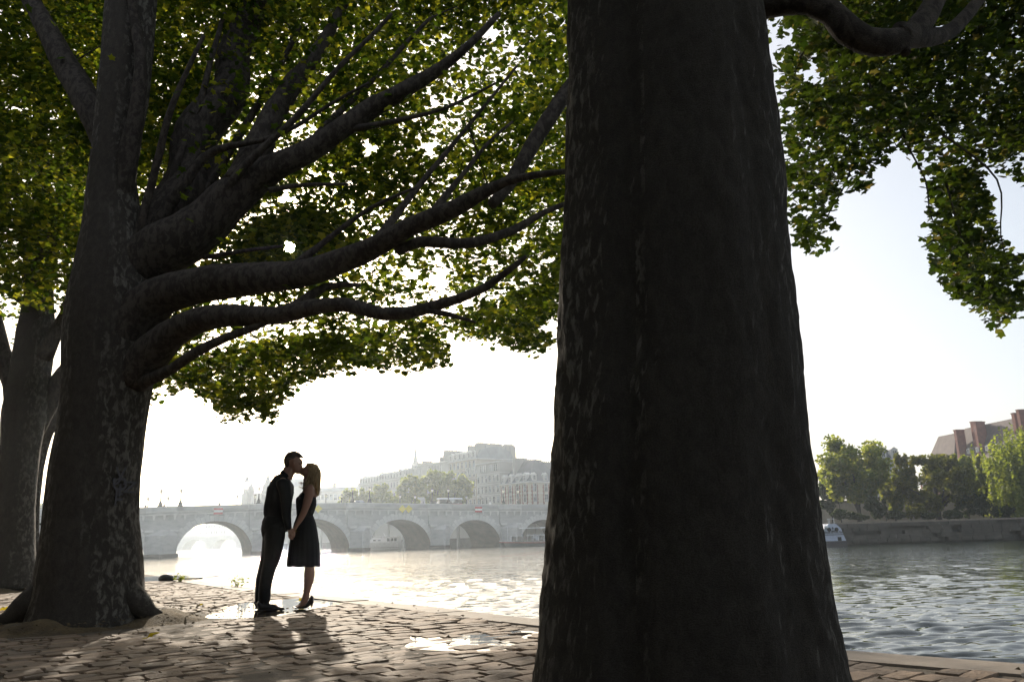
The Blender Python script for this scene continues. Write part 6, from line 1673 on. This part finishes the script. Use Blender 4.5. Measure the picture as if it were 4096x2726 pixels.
for k in range(120):
    dy = hr.uniform(-.085, .085); x = hr.uniform(610, 690); e = hr.uniform(-12, 14)
    strand([(x - 30, 235 + abs(x - 640) * .25, dy * .7), (x + 2, 300, dy * 1.05), (x + hr.uniform(-12, 6), 380, dy * 1.1), (x + e - (690 - x) * .25, hr.uniform(415, 480), dy)])
for k in range(60):
    dy = hr.uniform(-.085, .085); x = hr.uniform(590, 640)
    strand([(x, 260, dy * .8), (x + 5, 320, dy), (x - 25, 375, dy), (hr.uniform(538, 575), hr.uniform(400, 432), dy * .9)])
for k in range(16):   # wisps blown forward
    y = hr.uniform(372, 425); dy = hr.uniform(-.06, .05)
    strand([(575, y + 5, dy), (550, y - 2, dy), (528, y - 8 + hr.uniform(-6, 8), dy), (hr.uniform(505, 522), y - 6 + hr.uniform(-10, 10), dy)], .002)
st_.build('hair_strand', MT['hair_blonde'], wom)['kind'] = 'stuff'
dr = [([(590, 440, 42, .06), (588, 470, 62, .118), (580, 515, 80, .135), (574, 560, 78, .13), (566, 610, 72, .122), (560, 645, 66, .118)], 0),
      ([(640, 500, 16, .07), (636, 560, 18, .09), (618, 630, 14, .08)], 0),
      ([(518, 510, 24, .10), (516, 540, 22, .10), (518, 600, 22, .09)], 0)]
# pleated skirt, one swinging bell
sk = MB(); rows = [(640, 500, 628, .118), (670, 492, 640, .135), (710, 478, 652, .155), (770, 462, 664, .175), (850, 446, 674, .195), (930, 434, 682, .21), (1000, 426, 686, .22), (1072, 419, 688, .228)]
N = 72; V = []
for r_i, (Y, l, r, d) in enumerate(rows):
    t = r_i / (len(rows) - 1)
    for k in range(N):
        a = 2 * pi * k / N; w_ = 1 + .022 * t * sin(18 * a) + .012 * t * sin(7 * a + 1)
        X = (l + r) / 2 + (r - l) / 2 * cos(a) * w_; p = m(X, Y, 0); V.append((p[0], YM + d * sin(a) * w_, p[2] + (.004 * sin(9 * a) * t)))
F = [(i * N + k, i * N + (k + 1) % N, (i + 1) * N + (k + 1) % N, (i + 1) * N + k) for i in range(len(rows) - 1) for k in range(N)] + [tuple(range(N))]
mesh_obj('skirt', V, F, MT['dress'], wom, smooth=True)
fused('bodice', dr, MT['dress'], wom, .009, 2)
# straps at the neck
fused('strap', [([(560, 452, 20, .06), (580, 430, 26, .075), (612, 428, 30, .08), (640, 470, 24, .09)], 0)], MT['dress'], wom, .009, 1)
# pumps with thin heels
for dy, ox, oy in ((-.07, 0, 0), (.08, -8, -6)):
    fused('shoe', [([(628, 1322, 7, .020), (624, 1352, 15, .026), (602, 1386, 14, .030), (572, 1408, 12, .033), (535, 1415, 10, .034), (500, 1418, 7, .030), (466, 1420, 3, .014)], dy), ([(612, 1372, 15, .026), (626, 1360, 10, .022)], dy)] if ox == 0 else
          [([(620, 1316, 7, .020), (616, 1346, 15, .026), (594, 1380, 14, .030), (564, 1402, 12, .033), (527, 1409, 10, .034), (492, 1411, 7, .030), (460, 1412, 3, .014)], dy)], MT['shoe'], wom, .006, 1)
    mb = MB(); a = m(628 + ox, 1362 + oy, dy); b = m(621 + ox, 1422 + oy, dy); b[2] = .002; mb.tube([a, a * .4 + b * .6, b], [.016, .006, .005], 8); mb.build('heel', MT['shoe'], wom, True)
mb = MB(); c = m(486, 775, -.165)
P = [c + np.array([cos(a) * .020, sin(a) * .024, -.012 * cos(a)]) for a in np.linspace(0, 2 * pi, 14)]
mb.tube(P, [.0035] * 14, 6); mb.build('bracelet', MT['gold'], wom, True)
mb = MB(); blob(mb, m(598, 322, -.074), (.005, .005, .008)); mb.build('earring', MT['gold'], wom, True)
